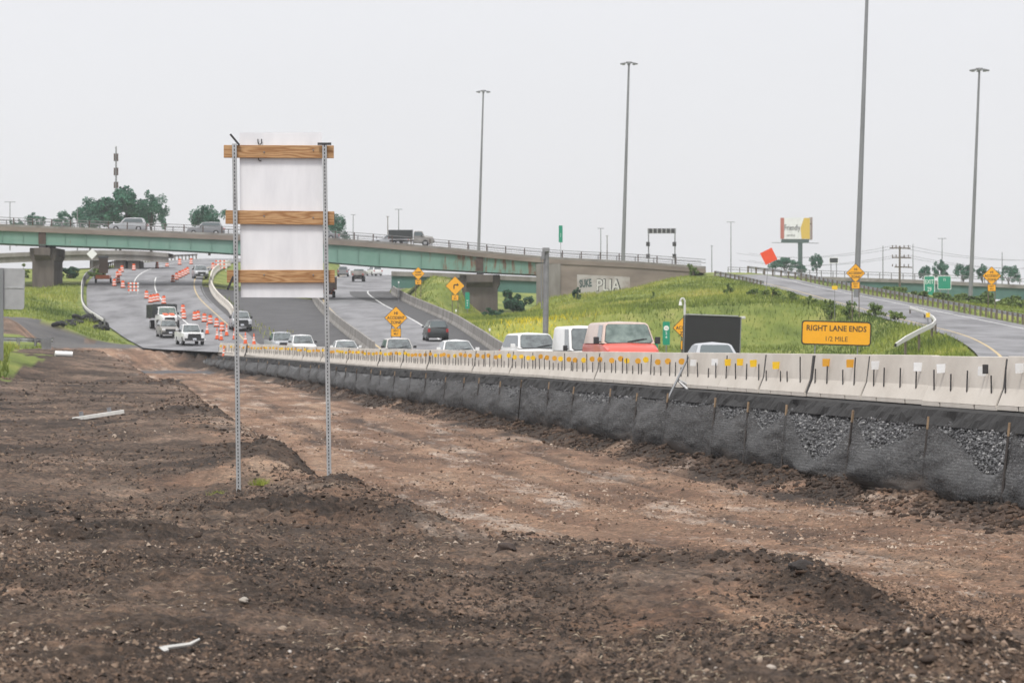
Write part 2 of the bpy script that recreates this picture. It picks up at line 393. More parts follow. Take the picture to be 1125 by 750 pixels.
M['leaf_bush'] = attr_mat('shrub_leaves', [(0, (.05, .09, .025)), (.5, (.13, .19, .05)), (1, (.24, .29, .085))], rough=.75)
M['bark'] = mat('bark', (.07, .055, .045), .95, var=.4, vscale=3)

# ------------------------------------------------------------------ plan of the place (metres; the camera stands at the origin at eye height)
_bp = [(30, 14.6), (68.7, 9.9), (143.4, .77), (213.5, -9.13), (243.6, -13.6), (273.4, -18.9), (294.6, -23.5), (301.6, -25.6), (330, -34.0)]
bX = cub([p[0] for p in _bp], [p[1] for p in _bp])                    # centre line of the temporary concrete barrier
bZ = cub([40, 68.7, 143.4, 213.5, 243.6, 273.4, 301.6, 322], [-1.38, -1.41, -1.52, -1.58, -1.54, -1.42, -1.30, -.9])
BEND = 301.5
hR = cub([20, 70, 100, 150, 200, 253, 262], [25, 20, 16, 9.7, 4.2, .05, -.6])   # right edge of the highway
aR = cub([245, 271, 300, 306, 320, 338, 369, 409, 452, 500, 550, 600], [-9.8, -13.4, -19.6, -20.9, -23.2, -25.6, -30.3, -36.2, -40.4, -43, -43.2, -38])
_aL = cub([312, 318, 338, 355, 369, 409, 452, 500, 550, 600], [-33.2, -34.2, -38.2, -41.6, -44.6, -50.3, -55.0, -57.6, -57.6, -53])
aZ = cub([200, 245, 273, 290, 302, 322, 345, 369, 409, 452, 500, 550, 600], [-1.58, -1.54, -1.4, -1.15, -.95, -.35, .95, 2.55, 5.35, 8.1, 10.5, 12.5, 14.2])
BL = cub([258, 271, 292, 330, 432, 480, 543, 600, 660], [-9.6, -10.9, -12.9, -16.4, -24.6, -27.6, -29.4, -30, -30])
BR = cub([245, 253, 292, 330, 432, 470, 500, 543, 600, 660], [.5, -.2, -2.9, -5.4, -14.0, -16.6, -17.2, -17.4, -18, -18])
BZ = cub([245, 253, 292, 330, 432, 480, 543, 600, 660], [-1.5, -1.42, -.1, 1.3, 5.1, 6.95, 9.4, 11.3, 12.4])
rL = cub([60, 110, 150, 190, 220, 262, 311, 349, 400, 424, 436], [9, 14.5, 20, 25.6, 28.8, 31.9, 32.2, 31.4, 29.4, 26.6, 24])
rR = cub([60, 110, 150, 190, 230, 281, 345, 400, 424, 436], [20, 25, 30, 35.0, 39.2, 41.7, 39.8, 36.3, 33.5, 30])
rZ = cub([60, 110, 150, 190, 230, 281, 345, 400, 424, 436], [-1.45, -1.42, -1.3, -.85, .0, 1.25, 3.75, 6.3, 7.7, 8.5])
def aL(y):
    y = np.asarray(y, float)
    return np.where(y < 300, bX(y) - .3, np.where(y < 313, np.maximum(bX(301) - .3 - (y - 300) * .6, -34), _aL(y)))
# edge between the dark spoil bench on the left and the graded bed
eX = cub([8, 19, 27.7, 38.7, 52, 98, 165, 235, 300], [6.5, 4.6, 3.0, 1.25, -1.7, -8.2, -16.6, -26.0, -35])
bedZ = cub([10, 28, 45, 62, 80, 150, 190, 235, 270, 290, 298, 304, 309, 313, 330], [-2.15, -2.4, -2.85, -3.2, -3.3, -3.3, -3.25, -3.05, -2.85, -2.6, -2.3, -1.55, -1.0, -.74, -.3])

CTRL = []       # (X, Y, z) heights of the natural ground
def C(px, py, s): p = P(px, py, s); CTRL.append((p.x, p.y, p.z))
for a in [(0, 405, 27), (0, 425, 33), (0, 470, 50), (0, 560, 96), (0, 750, 205), (260, 531, 75.4), (361, 521, 75.4), (140, 470, 51), (180, 441, 36), (100, 420, 27),
          (560, 750, 200), (300, 640, 140), (480, 620, 118), (560, 690, 160), (900, 760, 205), (1110, 760, 210), (-300, 430, 36), (-200, 560, 96), (1500, 760, 200), (700, 640, 130),
          (20, 388, 24), (60, 384, 19), (-40, 390, 27), (120, 397, 16.5), (60, 374, 14.5), (0, 368, 13.5), (0, 350, 12.3), (-100, 350, 12.2), (60, 352, 11.6), (120, 355, 11.2), (150, 372, 12), (60, 340, 10.8), (20, 330, 10.2),
          (80, 322, 9.4), (40, 318, 8.9), (-60, 316, 8.9), (90, 304, 8.4), (60, 296, 7.6), (-60, 296, 7.6),
          (640, 326, 8.95), (605, 330, 8.95), (700, 317, 9.0), (750, 304, 8.9), (680, 345, 12), (600, 352, 12), (640, 362, 14.5), (820, 325, 11), (860, 345, 15),
          (900, 355, 18), (760, 345, 13.5), (760, 372, 19), (820, 372, 21), (930, 366, 21), (980, 372, 19), (1020, 366, 16), (560, 352, 10.8), (525, 354, 9.0), (567, 352, 9), (505, 350, 9.2), (545, 354, 9.2), (545, 352, 8.4), (580, 350, 8.4), (500, 318, 9), (460, 306, 8.6),
          (640, 381, 18), (600, 378, 16), (800, 390, 24), (920, 392, 28), (1000, 390, 24), (1080, 396, 26),
          (1125, 345, 9.2), (1040, 332, 8.6), (960, 318, 8.2), (1250, 350, 10), (1300, 380, 16), (870, 308, 7.4)]:
    C(*a)
CTRL += [(x, y, 10.5 + .004 * (y - 520)) for x in (-170, -110, -70, -15) for y in (540, 640)] + [(x, y, 5.2) for x in (35, 70, 120, 180) for y in (500, 560, 660)]
CTRL += [(x, y, 11.5 if x < 20 else 6.0) for x in (-300, -150, 0, 150, 300) for y in (900, 1400)]
CTRL += [(60, 200, -.5), (70, 120, -1.5), (45, 80, -1.5), (-70, 200, -.8), (-60, 120, -1.4), (-20, 20, -1.7), (20, 15, -1.75)]
CTRL = np.array(CTRL); SY = .42
_q = CTRL[:, :2] * [1, SY]
_D = np.sqrt(((_q[:, None] - _q[None]) ** 2).sum(-1) + 1.0)
_n = len(_q); _A = np.zeros((_n + 1, _n + 1)); _A[:_n, :_n] = -_D; _A[:_n, :_n] -= np.eye(_n) * .4; _A[:_n, _n] = 1; _A[_n, :_n] = 1
_W = np.linalg.solve(_A, np.append(CTRL[:, 2], 0))
def base(X, Y):
    X = np.asarray(X, float); Y = np.asarray(Y, float); r = np.full(X.shape, _W[_n])
    for k in range(_n):
        r = r - _W[k] * np.sqrt((X - _q[k, 0]) ** 2 + (Y * SY - _q[k, 1]) ** 2 + 1.0)
    return r

def _edge():
    pts = []
    d = np.arange(12, 330, .25)
    for (px, py) in ((112, 389), (130, 396), (180, 421), (235, 456), (330, 503), (420, 538), (560, 577), (700, 604), (850, 655), (1000, 706), (1110, 752)):
        x = (px - 562.5) / F * d; k = np.argmax(base(x, d) >= (374 - py) / F * d); pts.append((d[k], x[k]))
    pts = sorted(pts); keep = [pts[0]]
    for p in pts[1:]:
        if p[0] > keep[-1][0] + 1.5: keep.append(p)
    print('EDGE', [(round(a, 1), round(float(b), 2)) for a, b in keep])
    a, b = keep[0]; keep = [(8.0, b + (a - 8) * .2)] + keep
    return cub([p[0] for p in keep], [p[1] for p in keep])
eX = _edge()
MOUNDS = [P(300, 505, 62).to_tuple()[:2] + (.65, .24), P(322, 508, 62).to_tuple()[:2] + (.5, .10), P(382, 536, 77).to_tuple()[:2] + (.36, .13), P(405, 541, 77).to_tuple()[:2] + (.35, .10), P(255, 498, 60).to_tuple()[:2] + (.8, .10),
          P(872, 655, 118).to_tuple()[:2] + (.40, .26), P(835, 665, 124).to_tuple()[:2] + (.5, .16), P(905, 690, 138).to_tuple()[:2] + (.5, .18), P(930, 700, 142).to_tuple()[:2] + (.3, .14), P(745, 650, 120).to_tuple()[:2] + (.45, .05),
          P(560, 575, 88).to_tuple()[:2] + (.6, .06), P(640, 600, 96).to_tuple()[:2] + (.6, .04), P(960, 700, 142).to_tuple()[:2] + (.6, .14), P(120, 600, 112).to_tuple()[:2] + (1.2, .1), P(330, 575, 96).to_tuple()[:2] + (1.4, .12),
          P(215, 470, 44).to_tuple()[:2] + (1.2, .14), P(190, 436, 30).to_tuple()[:2] + (1.8, .14), P(150, 412, 21).to_tuple()[:2] + (2.5, .16), P(1090, 745, 196).to_tuple()[:2] + (.6, .22), P(1010, 752, 200).to_tuple()[:2] + (.5, .14)]

def surf(X, Y, lower=0.0, rough=True, masks=False):
    """height of the ground or road surface; lower sinks the ground under the road sheets"""
    X = np.asarray(X, float); Y = np.asarray(Y, float)
    z = base(X, Y)
    # bumps and clods of the spoil bench
    near = 1 - sm(90, 330, Y)
    left = 1 - sm(-1.5, 2.0, X - eX(Y))
    dirt_reg = np.where(Y < 322, 1.0, 0.0) * np.where(X < bX(Y) - .5, 1.0, 0.0)
    mw_ = np.zeros_like(z)
    for (mx, my, mr, mh) in MOUNDS:
        gw = np.exp(-(((X - mx) / mr) ** 2 + ((Y - my) / (mr * 1.6)) ** 2)); z = z + mh * gw; mw_ = np.maximum(mw_, gw * min(1, mh / .12))
    if rough:
        z = z + mw_ * (np.abs(fbm(X * 3.2, Y * 2.6, 4, 111, .65)) - .1) * .22
        big = fbm(X * .16, Y * .16, 3, 5) * .12
        mid = fbm(X * .9, Y * .7, 4, 21) * .075
        fine = np.abs(fbm(X * 3.1, Y * 2.6, 4, 41, .6)) * .10 - np.abs(fbm(X * 7.5, Y * 6.0, 3, 45, .6)) * .05
        z = z + (big + mid + fine) * dirt_reg * left * np.where(Y < 330, 1, 0)
        z = z + (1 - dirt_reg) * fbm(X * .25, Y * .25, 3, 77) * .35 * sm(100, 200, Y)
    # graded bed cut between bench and highway
    inbed = sm(0.0, 1.0, (X - eX(Y) + (.8 + 1.2 * fbm(X * .35, Y * .12, 3, 101)) * (1 - sm(50, 90, Y))) / (1.2 + .012 * Y + 3.2 * (1 - sm(36, 75, Y)))) * (1 - sm(316, 322, Y))
    bedcol = sm(-1.0, 1.6, (X - eX(Y)) / (1 + 1.1 * (1 - sm(34, 66, Y))) + fbm(X * .6, Y * .2, 5, 103, .6) * 4.2 * (1 - .8 * sm(60, 110, Y))) * (1 - sm(316, 322, Y))
    bz = bedZ(Y)
    if rough:
        ph = (X - bX(Y)) * 3.0 + fbm(X * .08, Y * .03, 2, 9) * 6
        rut = -.085 * np.maximum(np.sin(ph), 0) ** 3 + .03 * np.maximum(np.sin(ph + 2.2), 0) ** 4 * (1 + fbm(X * 2.0, Y * 1.1, 3, 29))
        cr_ = X - bX(Y)
        bz = bz + rut * .8 + fbm(cr_ * 1.6, Y * .09, 4, 63) * .07 + fbm(X * .6, Y * .4, 3, 65) * .03 + np.abs(fbm(X * 2.6, Y * 2.0, 4, 83, .6)) * .085
    z = z * (1 - inbed) + bz * inbed
    # bank of crushed stone up to the highway (sits left of the barrier)
    off = bX(Y) - X
    hz = np.where(Y < 262, bZ(Y), aZ(Y))
    bank = (1 - sm(.7, 1.5, off)) * np.where(Y < 312, 1, 0) * (1 - sm(300, 312, Y))
    toe = sm(3.0, 1.9, off) * .22 * (1 - sm(298, 306, Y))
    if rough: toe = toe * (1 + 1.6 * fbm(X * 1.1, Y * .9, 3, 15))
    z = z + toe * np.where(off > 0, 1, 0) * np.where(Y < 306, 1, 0)
    z = np.where(off < 3.0, z * (1 - bank) + (hz - .5) * bank, z)
    road = np.zeros_like(z)
    def corridor(z, L, R, zz, y0, y1, blend, fade=6.0, lft=True, rb=None):
        inside = np.minimum(X - L, R - X)
        wl = 1 - sm(0.3, blend, -inside)
        if rb: wl = np.where(X > R, 1 - sm(.3, rb, X - R), wl)
        wy = sm(y0 - fade, y0, Y) * (1 - sm(y1, y1 + fade, Y))
        if not lft: wl = np.where(X < L, 0, wl)
        wgt = wl * wy
        nonlocal road
        road = np.maximum(road, np.where((inside > -.25) & (wy > .99), 1, 0))
        return z * (1 - wgt) + zz * wgt
    z = corridor(z, rL(Y), rR(Y), rZ(Y), 135, 438, 7.0, 12)
    z = corridor(z, BL(Y), BR(Y), BZ(Y), 258, 660, 9.0, 8, rb=4.0)
    z = corridor(z, aL(Y), aR(Y), aZ(Y), 250, 600, 9.0, 8, lft=False)
    z = np.where((Y > 313), corridor(z, aL(Y), aR(Y), aZ(Y), 318, 600, 9.0, 5), z)
    z = corridor(z, bX(Y) - .3, hR(Y), bZ(Y), -50, 256, 7.0, 6, lft=False)
    # pavement between the two carriageways
    mid_w = np.where((X > aR(Y) - .2) & (X < BL(Y) + .2) & (Y > 255), 1.0, 0.0)
    t = np.clip((X - aR(Y)) / np.maximum(BL(Y) - aR(Y), .3), 0, 1)
    z = np.where(mid_w > 0, aZ(Y) * (1 - t) + BZ(Y) * t, z)
    road = np.maximum(road, mid_w * np.where(Y < 430, 1, 0))
    if lower: z = z - lower * road
    if masks:
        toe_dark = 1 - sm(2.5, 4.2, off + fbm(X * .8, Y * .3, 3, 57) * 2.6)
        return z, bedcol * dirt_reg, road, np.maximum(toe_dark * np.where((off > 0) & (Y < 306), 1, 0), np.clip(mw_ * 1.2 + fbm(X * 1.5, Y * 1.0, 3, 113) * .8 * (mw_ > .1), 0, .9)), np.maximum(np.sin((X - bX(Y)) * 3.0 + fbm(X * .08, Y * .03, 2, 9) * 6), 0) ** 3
    return z

def hit(px, py, lo=20.0, hi=640.0):
    """ground point under a photo pixel (first crossing of the sight line with the ground)"""
    d = np.arange(lo, hi, .5); X = (px - 562.5) / F * d; Z = (374 - py) / F * d
    g = surf(X, d, rough=False); k = np.argmax(g >= Z)
    dd = d[k]; x = (px - 562.5) / F * dd
    return Vector((x, dd, float(surf(np.array([x]), np.array([dd]), rough=False)[0])))
def gz(x, y, rough=False): return float(surf(np.array([float(x)]), np.array([float(y)]), rough=rough)[0])

# ------------------------------------------------------------------ ground sheet
def build_ground():
    ds = [6.0]
    while ds[-1] < 3000:
        d = ds[-1]; ds.append(d + min(max(d * d * .62 / (F * 2), .03), 2.4) if d < 640 else d * 1.06)
    ds = np.array(ds); na = 560
    an = np.linspace(-.30, .30, na)
    Y = np.repeat(ds[:, None], na, 1); X = an[None] * Y
    z, bed, road, toed, rutm = surf(X, Y, lower=.16, masks=True)
    n = len(ds)
    # zones: dirt, grass, gravel
    px = X / Y * F + 562.5
    grass = np.ones_like(z)
    dirtedge = cub([20, 100, 127, 140, 158, 180, 215, 250, 290, 312], [-18, -19.5, -19.5, -20, -22.6, -25.2, -30.5, -33.5, -37.5, -41])
    dirt = (X > dirtedge(Y) + fbm(X * .4, Y * .15, 3, 3) * 3) & (X < bX(Y) + .2) & (Y < 318 - 22 * sm(-27, -36, X))
    dirt |= (Y < 122)
    dirt &= ~((X > bX(Y) + 1) & (Y > 40))
    grass[dirt] = 0
    access = (Y > 288 + fbm(X * .2, Y * .1, 2, 31) * 8) & (Y < 322 - (X + 40) * .12 + fbm(X * .3, Y * .2, 2, 37) * 5) & (X < -22) & ((X < eX(Y) - 1) | (Y > 313))
    grass[access] = 0
    grass[(X < -20) & (Y > 284) & (Y < 321) & (X > eX(Y) - 1.5)] = 0
    acc = access.astype(float)
    yel = np.exp(-(((px - 590) / 60) ** 2)) * np.where((Y > 200) & (Y < 330) & (X > -2), 1, 0)
    v = np.stack([X, Y, z], -1).reshape(-1, 3)
    idx = np.arange(n * na).reshape(n, na)
    f = np.stack([idx[:-1, :-1], idx[:-1, 1:], idx[1:, 1:], idx[1:, :-1]], -1).reshape(-1, 4)
    m = bpy.data.materials.new('ground_soil_and_grass'); m.use_nodes = True; nt = m.node_tree; b = nt.nodes["Principled BSDF"]
    b.inputs["Roughness"].default_value = .95; b.inputs["Specular IOR Level"].default_value = .25
    tc = nt.nodes.new("ShaderNodeTexCoord")
    def noise(scale, detail=6, rough=.6, st=(1, 1, 1), rot=0):
        mp = nt.nodes.new("ShaderNodeMapping"); mp.inputs["Scale"].default_value = st; mp.inputs["Rotation"].default_value = (0, 0, rot)
        nt.links.new(tc.outputs["Object"], mp.inputs[0])
        no = nt.nodes.new("ShaderNodeTexNoise"); no.inputs["Scale"].default_value = scale; no.inputs["Detail"].default_value = detail; no.inputs["Roughness"].default_value = rough
        nt.links.new(mp.outputs[0], no.inputs["Vector"]); return no.outputs["Fac"]
    def rampn(src, stops):
        cr = nt.nodes.new("ShaderNodeValToRGB"); el = cr.color_ramp.elements
        el[0].position, el[0].color = stops[0][0], (*stops[0][1], 1); el[1].position, el[1].color = stops[-1][0], (*stops[-1][1], 1)
        for p, c in stops[1:-1]: x = el.new(p); x.color = (*c, 1)
        nt.links.new(src, cr.inputs[0]); return cr.outputs[0]
    def mixc(fac, a, bb, mode='MIX'):
        mx = nt.nodes.new("ShaderNodeMixRGB"); mx.blend_type = mode
        if isinstance(fac, float): mx.inputs[0].default_value = fac
        else: nt.links.new(fac, mx.inputs[0])
        nt.links.new(a, mx.inputs[1]); nt.links.new(bb, mx.inputs[2]); return mx.outputs[0]
    def attr(nm):
        a = nt.nodes.new("ShaderNodeAttribute"); a.attribute_name = nm; return a.outputs["Fac"]
    bw = lambda a, c: [(a, (0, 0, 0)), (c, (1, 1, 1))]
    # spoil bench: dark topsoil with browner and paler crumbs
    bench = rampn(noise(.35, 8, .65), [(.34, (.034, .027, .023)), (.46, (.074, .054, .042)), (.56, (.122, .089, .069)), (.68, (.195, .148, .116))])
    crumbs = rampn(noise(11.0, 8, .8), [(.32, (.22, .21, .20)), (.47, (.85, .85, .85)), (.58, (1.6, 1.52, 1.42)), (.68, (3.0, 2.7, 2.4))])
    blot = rampn(noise(1.3, 7, .7), [(.33, (.55, .54, .53)), (.5, (1, 1, 1)), (.66, (1.7, 1.55, 1.45))])
    bench = mixc(.8, bench, blot, 'MULTIPLY'); bench = mixc(.9, bench, crumbs, 'MULTIPLY')
    # graded bed: red brown subsoil with pale dried crust in strips along the tracks
    cx_ = nt.nodes.new("ShaderNodeCombineXYZ"); sp_ = nt.nodes.new("ShaderNodeSeparateXYZ"); nt.links.new(tc.outputs["Object"], sp_.inputs[0])
    nt.links.new(attr('cross'), cx_.inputs[0]); nt.links.new(sp_.outputs["Y"], cx_.inputs[1])
    def along(scale, stretch, detail=8, rough=.72):
        mp = nt.nodes.new("ShaderNodeMapping"); mp.inputs["Scale"].default_value = (1, stretch, 1); nt.links.new(cx_.outputs[0], mp.inputs[0])
        no = nt.nodes.new("ShaderNodeTexNoise"); no.inputs["Scale"].default_value = scale; no.inputs["Detail"].default_value = detail; no.inputs["Roughness"].default_value = rough
        nt.links.new(mp.outputs[0], no.inputs["Vector"]); return no.outputs["Fac"]
    bedc = rampn(along(.55, .14, 7, .62), [(.32, (.095, .062, .045)), (.45, (.175, .109, .075)), (.57, (.25, .164, .113)), (.72, (.33, .242, .178))])
    pale = rampn(along(.75, .13, 9, .76), bw(.53, .66))
    pcol = nt.nodes.new("ShaderNodeRGB"); pcol.outputs[0].default_value = (.43, .37, .32, 1)
    bedc = mixc(pale, bedc, pcol.outputs[0])
    dk = rampn(along(.6, .10, 9, .74), bw(.53, .66)); dcol = nt.nodes.new("ShaderNodeRGB"); dcol.outputs[0].default_value = (.062, .045, .037, 1)
    bedc = mixc(dk, bedc, dcol.outputs[0])
    bedc = mixc(attr('rut'), bedc, dcol.outputs[0]); bedc = mixc(.6, bedc, blot, 'MULTIPLY'); bedc = mixc(.75, bedc, crumbs, 'MULTIPLY')
    dirtc = mixc(attr('bed'), bench, bedc)
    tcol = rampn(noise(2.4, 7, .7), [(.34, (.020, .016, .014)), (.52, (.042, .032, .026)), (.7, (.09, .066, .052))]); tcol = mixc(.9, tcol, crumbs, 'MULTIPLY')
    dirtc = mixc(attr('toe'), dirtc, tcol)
    wetc = nt.nodes.new("ShaderNodeRGB"); wetc.outputs[0].default_value = (.10, .10, .105, 1)
    dirtc = mixc(attr('wet'), dirtc, wetc.outputs[0])
    gr = rampn(noise(.22, 8, .65), [(.3, (.085, .12, .030)), (.48, (.165, .205, .048)), (.6, (.245, .262, .07)), (.72, (.32, .28, .13))])
    yc = nt.nodes.new("ShaderNodeRGB"); yc.outputs[0].default_value = (.42, .40, .06, 1)
    gr = mixc(attr('yellow'), gr, yc.outputs[0])
    acc_c = rampn(noise(.3, 7, .6, (.4, 1, 1)), [(.35, (.085, .083, .085)), (.65, (.16, .155, .15))])
    col = mixc(attr('grass'), dirtc, gr); col = mixc(attr('gravel'), col, acc_c)
    nt.links.new(col, b.inputs["Base Color"])
    nb = noise(7, 8, .7); n2 = noise(28, 5, .7)
    ad = nt.nodes.new("ShaderNodeMath"); ad.operation = 'MULTIPLY_ADD'; ad.inputs[1].default_value = .35
    nt.links.new(n2, ad.inputs[0]); nt.links.new(nb, ad.inputs[2])
    bp = nt.nodes.new("ShaderNodeBump"); bp.inputs["Strength"].default_value = .9; bp.inputs["Distance"].default_value = .09
    nt.links.new(ad.outputs[0], bp.inputs["Height"]); nt.links.new(bp.outputs[0], b.inputs["Normal"])
    wet = np.where((X > -36) & (X < bX(Y) - 3) & (np.abs(Y - 289 - fbm(X * .3, Y * .1, 2, 8) * 3) < 3.2), 1.0, 0) * bed
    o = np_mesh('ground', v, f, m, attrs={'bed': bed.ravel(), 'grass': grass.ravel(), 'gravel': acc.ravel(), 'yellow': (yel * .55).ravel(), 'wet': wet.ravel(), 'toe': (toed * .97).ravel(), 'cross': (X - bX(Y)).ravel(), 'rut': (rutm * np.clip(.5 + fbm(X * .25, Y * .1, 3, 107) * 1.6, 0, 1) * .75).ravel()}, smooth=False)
    me = o.data; me.polygons.foreach_set("use_smooth", [True] * len(me.polygons))
    tag(o, kind='structure')
build_ground()

# ------------------------------------------------------------------ roads and markings
def strip(name, L, R, Z, y0, y1, m, dz, step=2.0, n=7, kind='structure'):
    ys = np.arange(y0, y1 + .01, step); t = np.linspace(0, 1, n)
    l, r, z = L(ys), R(ys), Z(ys)
    X = l[:, None] * (1 - t) + r[:, None] * t; Yg = np.repeat(ys[:, None], n, 1); Zg = np.repeat(z[:, None], n, 1) + dz
    v = np.stack([X, Yg, Zg], -1).reshape(-1, 3); k = len(ys); idx = np.arange(k * n).reshape(k, n)
    f = np.stack([idx[:-1, :-1], idx[:-1, 1:], idx[1:, 1:], idx[1:, :-1]], -1).reshape(-1, 4)
    o = np_mesh(name, v, f, m); tag(o, kind=kind); return o
strip('highway_road', lambda y: bX(y) - .45, hR, bZ, 20, 256, M['asphalt'], 0)
strip('work_zone_road', lambda y: aL(y), aR, aZ, 256, 600, M['asphalt'], 0.004)
strip('away_road', BL, BR, BZ, 254, 660, M['asphalt'], 0.008)
strip('ramp_road', rL, rR, rZ, 126, 432, M['asphalt'], 0.006)
def gore():
    ys = np.arange(256, 432, 2.0); rows = []
    for y in ys:
        a, b_ = float(aR(y)), float(BL(y)); rows.append([(a + (b_ - a) * t, y, float(aZ(y)) * (1 - t) + float(BZ(y)) * t - .004) for t in np.linspace(-.02, 1.02, 6)])
    tag(MB().sheet(rows).build('gore_pavement', M['asphalt_dark']), kind='structure')
gore()
def marking(name, fx, Z, y0, y1, wd, m, dz=.016, dash=None):
    mb = MB(); y = y0
    while y < y1:
        e = min(y1, y + (dash[0] if dash else 4.0))
        ys = np.linspace(y, e, 4)
        mb.sheet([[(float(fx(q)) - wd / 2, q, float(Z(q)) + dz), (float(fx(q)) + wd / 2, q, float(Z(q)) + dz)] for q in ys])
        y = e + (dash[1] if dash else 0)
    tag(mb.build(name, m), kind='structure')
marking('road_marking_yellow', lambda y: aR(y) - 1.0, aZ, 262, 590, .15, M['line_yellow'])
marking('road_marking_edge', lambda y: aL(y) + 5.6 + (aR(y) - aL(y) - 12) * .1, aZ, 425, 575, .15, M['line_white'])
marking('road_marking_lane', lambda y: aR(y) - 4.7 - .012 * (y - 330), aZ, 330, 455, .15, M['line_white'])
marking('road_marking_away_shoulder', lambda y: BR(y) - 3.0, BZ, 258, 476, .17, M['line_white'])
marking('road_marking_away_yellow', lambda y: BL(y) + 1.0, BZ, 262, 640, .2, M['line_yellow'])
strip('away_shoulder', lambda y: BR(y) - 2.85 - 2.6 * sm(400, 450, y), lambda y: BR(y), BZ, 256, 474, M['shoulder'], .012)
marking('ramp_marking_yellow', lambda y: rL(y) + 1.2, rZ, 130, 425, .17, M['line_yellow'])
marking('ramp_marking_white', lambda y: rR(y) - 1.6, rZ, 130, 425, .17, M['line_white'])
marking('highway_marking_edge', lambda y: bX(y) + 1.0, bZ, 60, 255, .15, M['line_white'])
marking('highway_marking_dash', lambda y: bX(y) + 4.6, bZ, 60, 255, .15, M['line_white'], dash=(3, 9))

# ------------------------------------------------------------------ bank of crushed stone and the asphalt lip under the barrier
def bank():
    ys = np.concatenate([np.arange(46, 140, .35), np.arange(140, 304, 1.2)]); t = np.linspace(0, 1, 12)
    Y = np.repeat(ys[:, None], len(t), 1); offs = .62 + 1.12 * t[None]
    X = bX(Y) - offs
    top = bZ(Y) - .30; bot = np.minimum(bedZ(Y), top - .1) + .05
    Z = top + (bot - top) * (t[None] ** 1.25) + fbm(X * 3, Y * 3, 3, 91) * .10
    v = np.stack([X, Y, Z], -1).reshape(-1, 3); k, n = X.shape; idx = np.arange(k * n).reshape(k, n)
    f = np.stack([idx[:-1, :-1], idx[:-1, 1:], idx[1:, 1:], idx[1:, :-1]], -1).reshape(-1, 4)
    tag(np_mesh('gravel_bank', v, f, mat('bank_stone', (.17, .17, .172), .95, col2=(.05, .05, .052), vscale=9, bump=1.0, bscale=12, detail=8), smooth=True), kind='structure')
    # asphalt lip
    mb = MB(); rows = []
    for y in np.arange(46, 303, .22):
        x = float(bX(y)); z = float(bZ(y)); r = [float(fbm(np.array([y * 1.9]), np.array([q * 7.0]), 3, 5 + q)[0]) * .12 for q in range(4)]
        rows.append([(x + .3, y, z + .006), (x - .42, y, z + .006), (x - .62 + r[0], y, z - .03), (x - .70 + r[1], y, z - .17 + r[2]), (x - .80 + r[3], y, z - .34)])
    tag(mb.sheet(rows).build('asphalt_lip', M['asphalt_edge']), kind='structure')
    # loose stones
    N = 40000
    y = 58 + (rng.random(N) ** 1.5) * 120; tt = rng.random(N) ** .8; x = bX(y) - (.66 + 1.08 * tt)
    z = bZ(y) - .30 + (bedZ(y) + .05 - bZ(y) + .30) * tt ** 1.25 + .03
    stones('loose_gravel', x, y, z, .018 + .036 * rng.random(N) ** 2, M['stone'], rng.random(N))
OCT = np.array([(1,0,0),(-1,0,0),(0,1,0),(0,-1,0),(0,0,1),(0,0,-1)], float)
OCF = np.array([(0,2,4),(2,1,4),(1,3,4),(3,0,4),(2,0,5),(1,2,5),(3,1,5),(0,3,5)])
_ph = (1 + 5 ** .5) / 2
ICO = np.array([(-1,_ph,0),(1,_ph,0),(-1,-_ph,0),(1,-_ph,0),(0,-1,_ph),(0,1,_ph),(0,-1,-_ph),(0,1,-_ph),(_ph,0,-1),(_ph,0,1),(-_ph,0,-1),(-_ph,0,1)]) / 1.9
ICF = np.array([(0,11,5),(0,5,1),(0,1,7),(0,7,10),(0,10,11),(1,5,9),(5,11,4),(11,10,2),(10,7,6),(7,1,8),(3,9,4),(3,4,2),(3,2,6),(3,6,8),(3,8,9),(4,9,5),(2,4,11),(6,2,10),(8,6,7),(9,8,1)])
def stones(name, x, y, z, r, m, rnd, flat=.75, ico=False, jit=.35, smooth=False, half=False):
    B, Fc = (ICO, ICF) if ico else ((OCT[:5] * [1, 1, 1.0], OCF[:4]) if half else (OCT, OCF))
    N = len(x); k = len(B)
    th = rng.random(N) * 2 * PI; c, s = np.cos(th), np.sin(th)
    V = B[None] * (1 + jit * (rng.random((N, k, 1)) * 2 - 1)) * r[:, None, None] * (np.array([1, 1, flat]) * (.7 + .6 * rng.random((N, 1, 3))))
    tx = rng.random(N) * 1.2 - .6
    yy = V[..., 1] * np.cos(tx)[:, None] - V[..., 2] * np.sin(tx)[:, None]; zz = V[..., 1] * np.sin(tx)[:, None] + V[..., 2] * np.cos(tx)[:, None]
    V = np.stack([V[..., 0] * c[:, None] - yy * s[:, None] + x[:, None], V[..., 0] * s[:, None] + yy * c[:, None] + y[:, None], zz + z[:, None]], -1)
    Fs = (Fc[None] + (np.arange(N) * k)[:, None, None]).reshape(-1, 3)
    o = np_mesh(name, V.reshape(-1, 3), Fs, m, attrs={'rnd': np.repeat(rnd, k)}, smooth=smooth)
    return tag(o, kind='stuff')
bank()

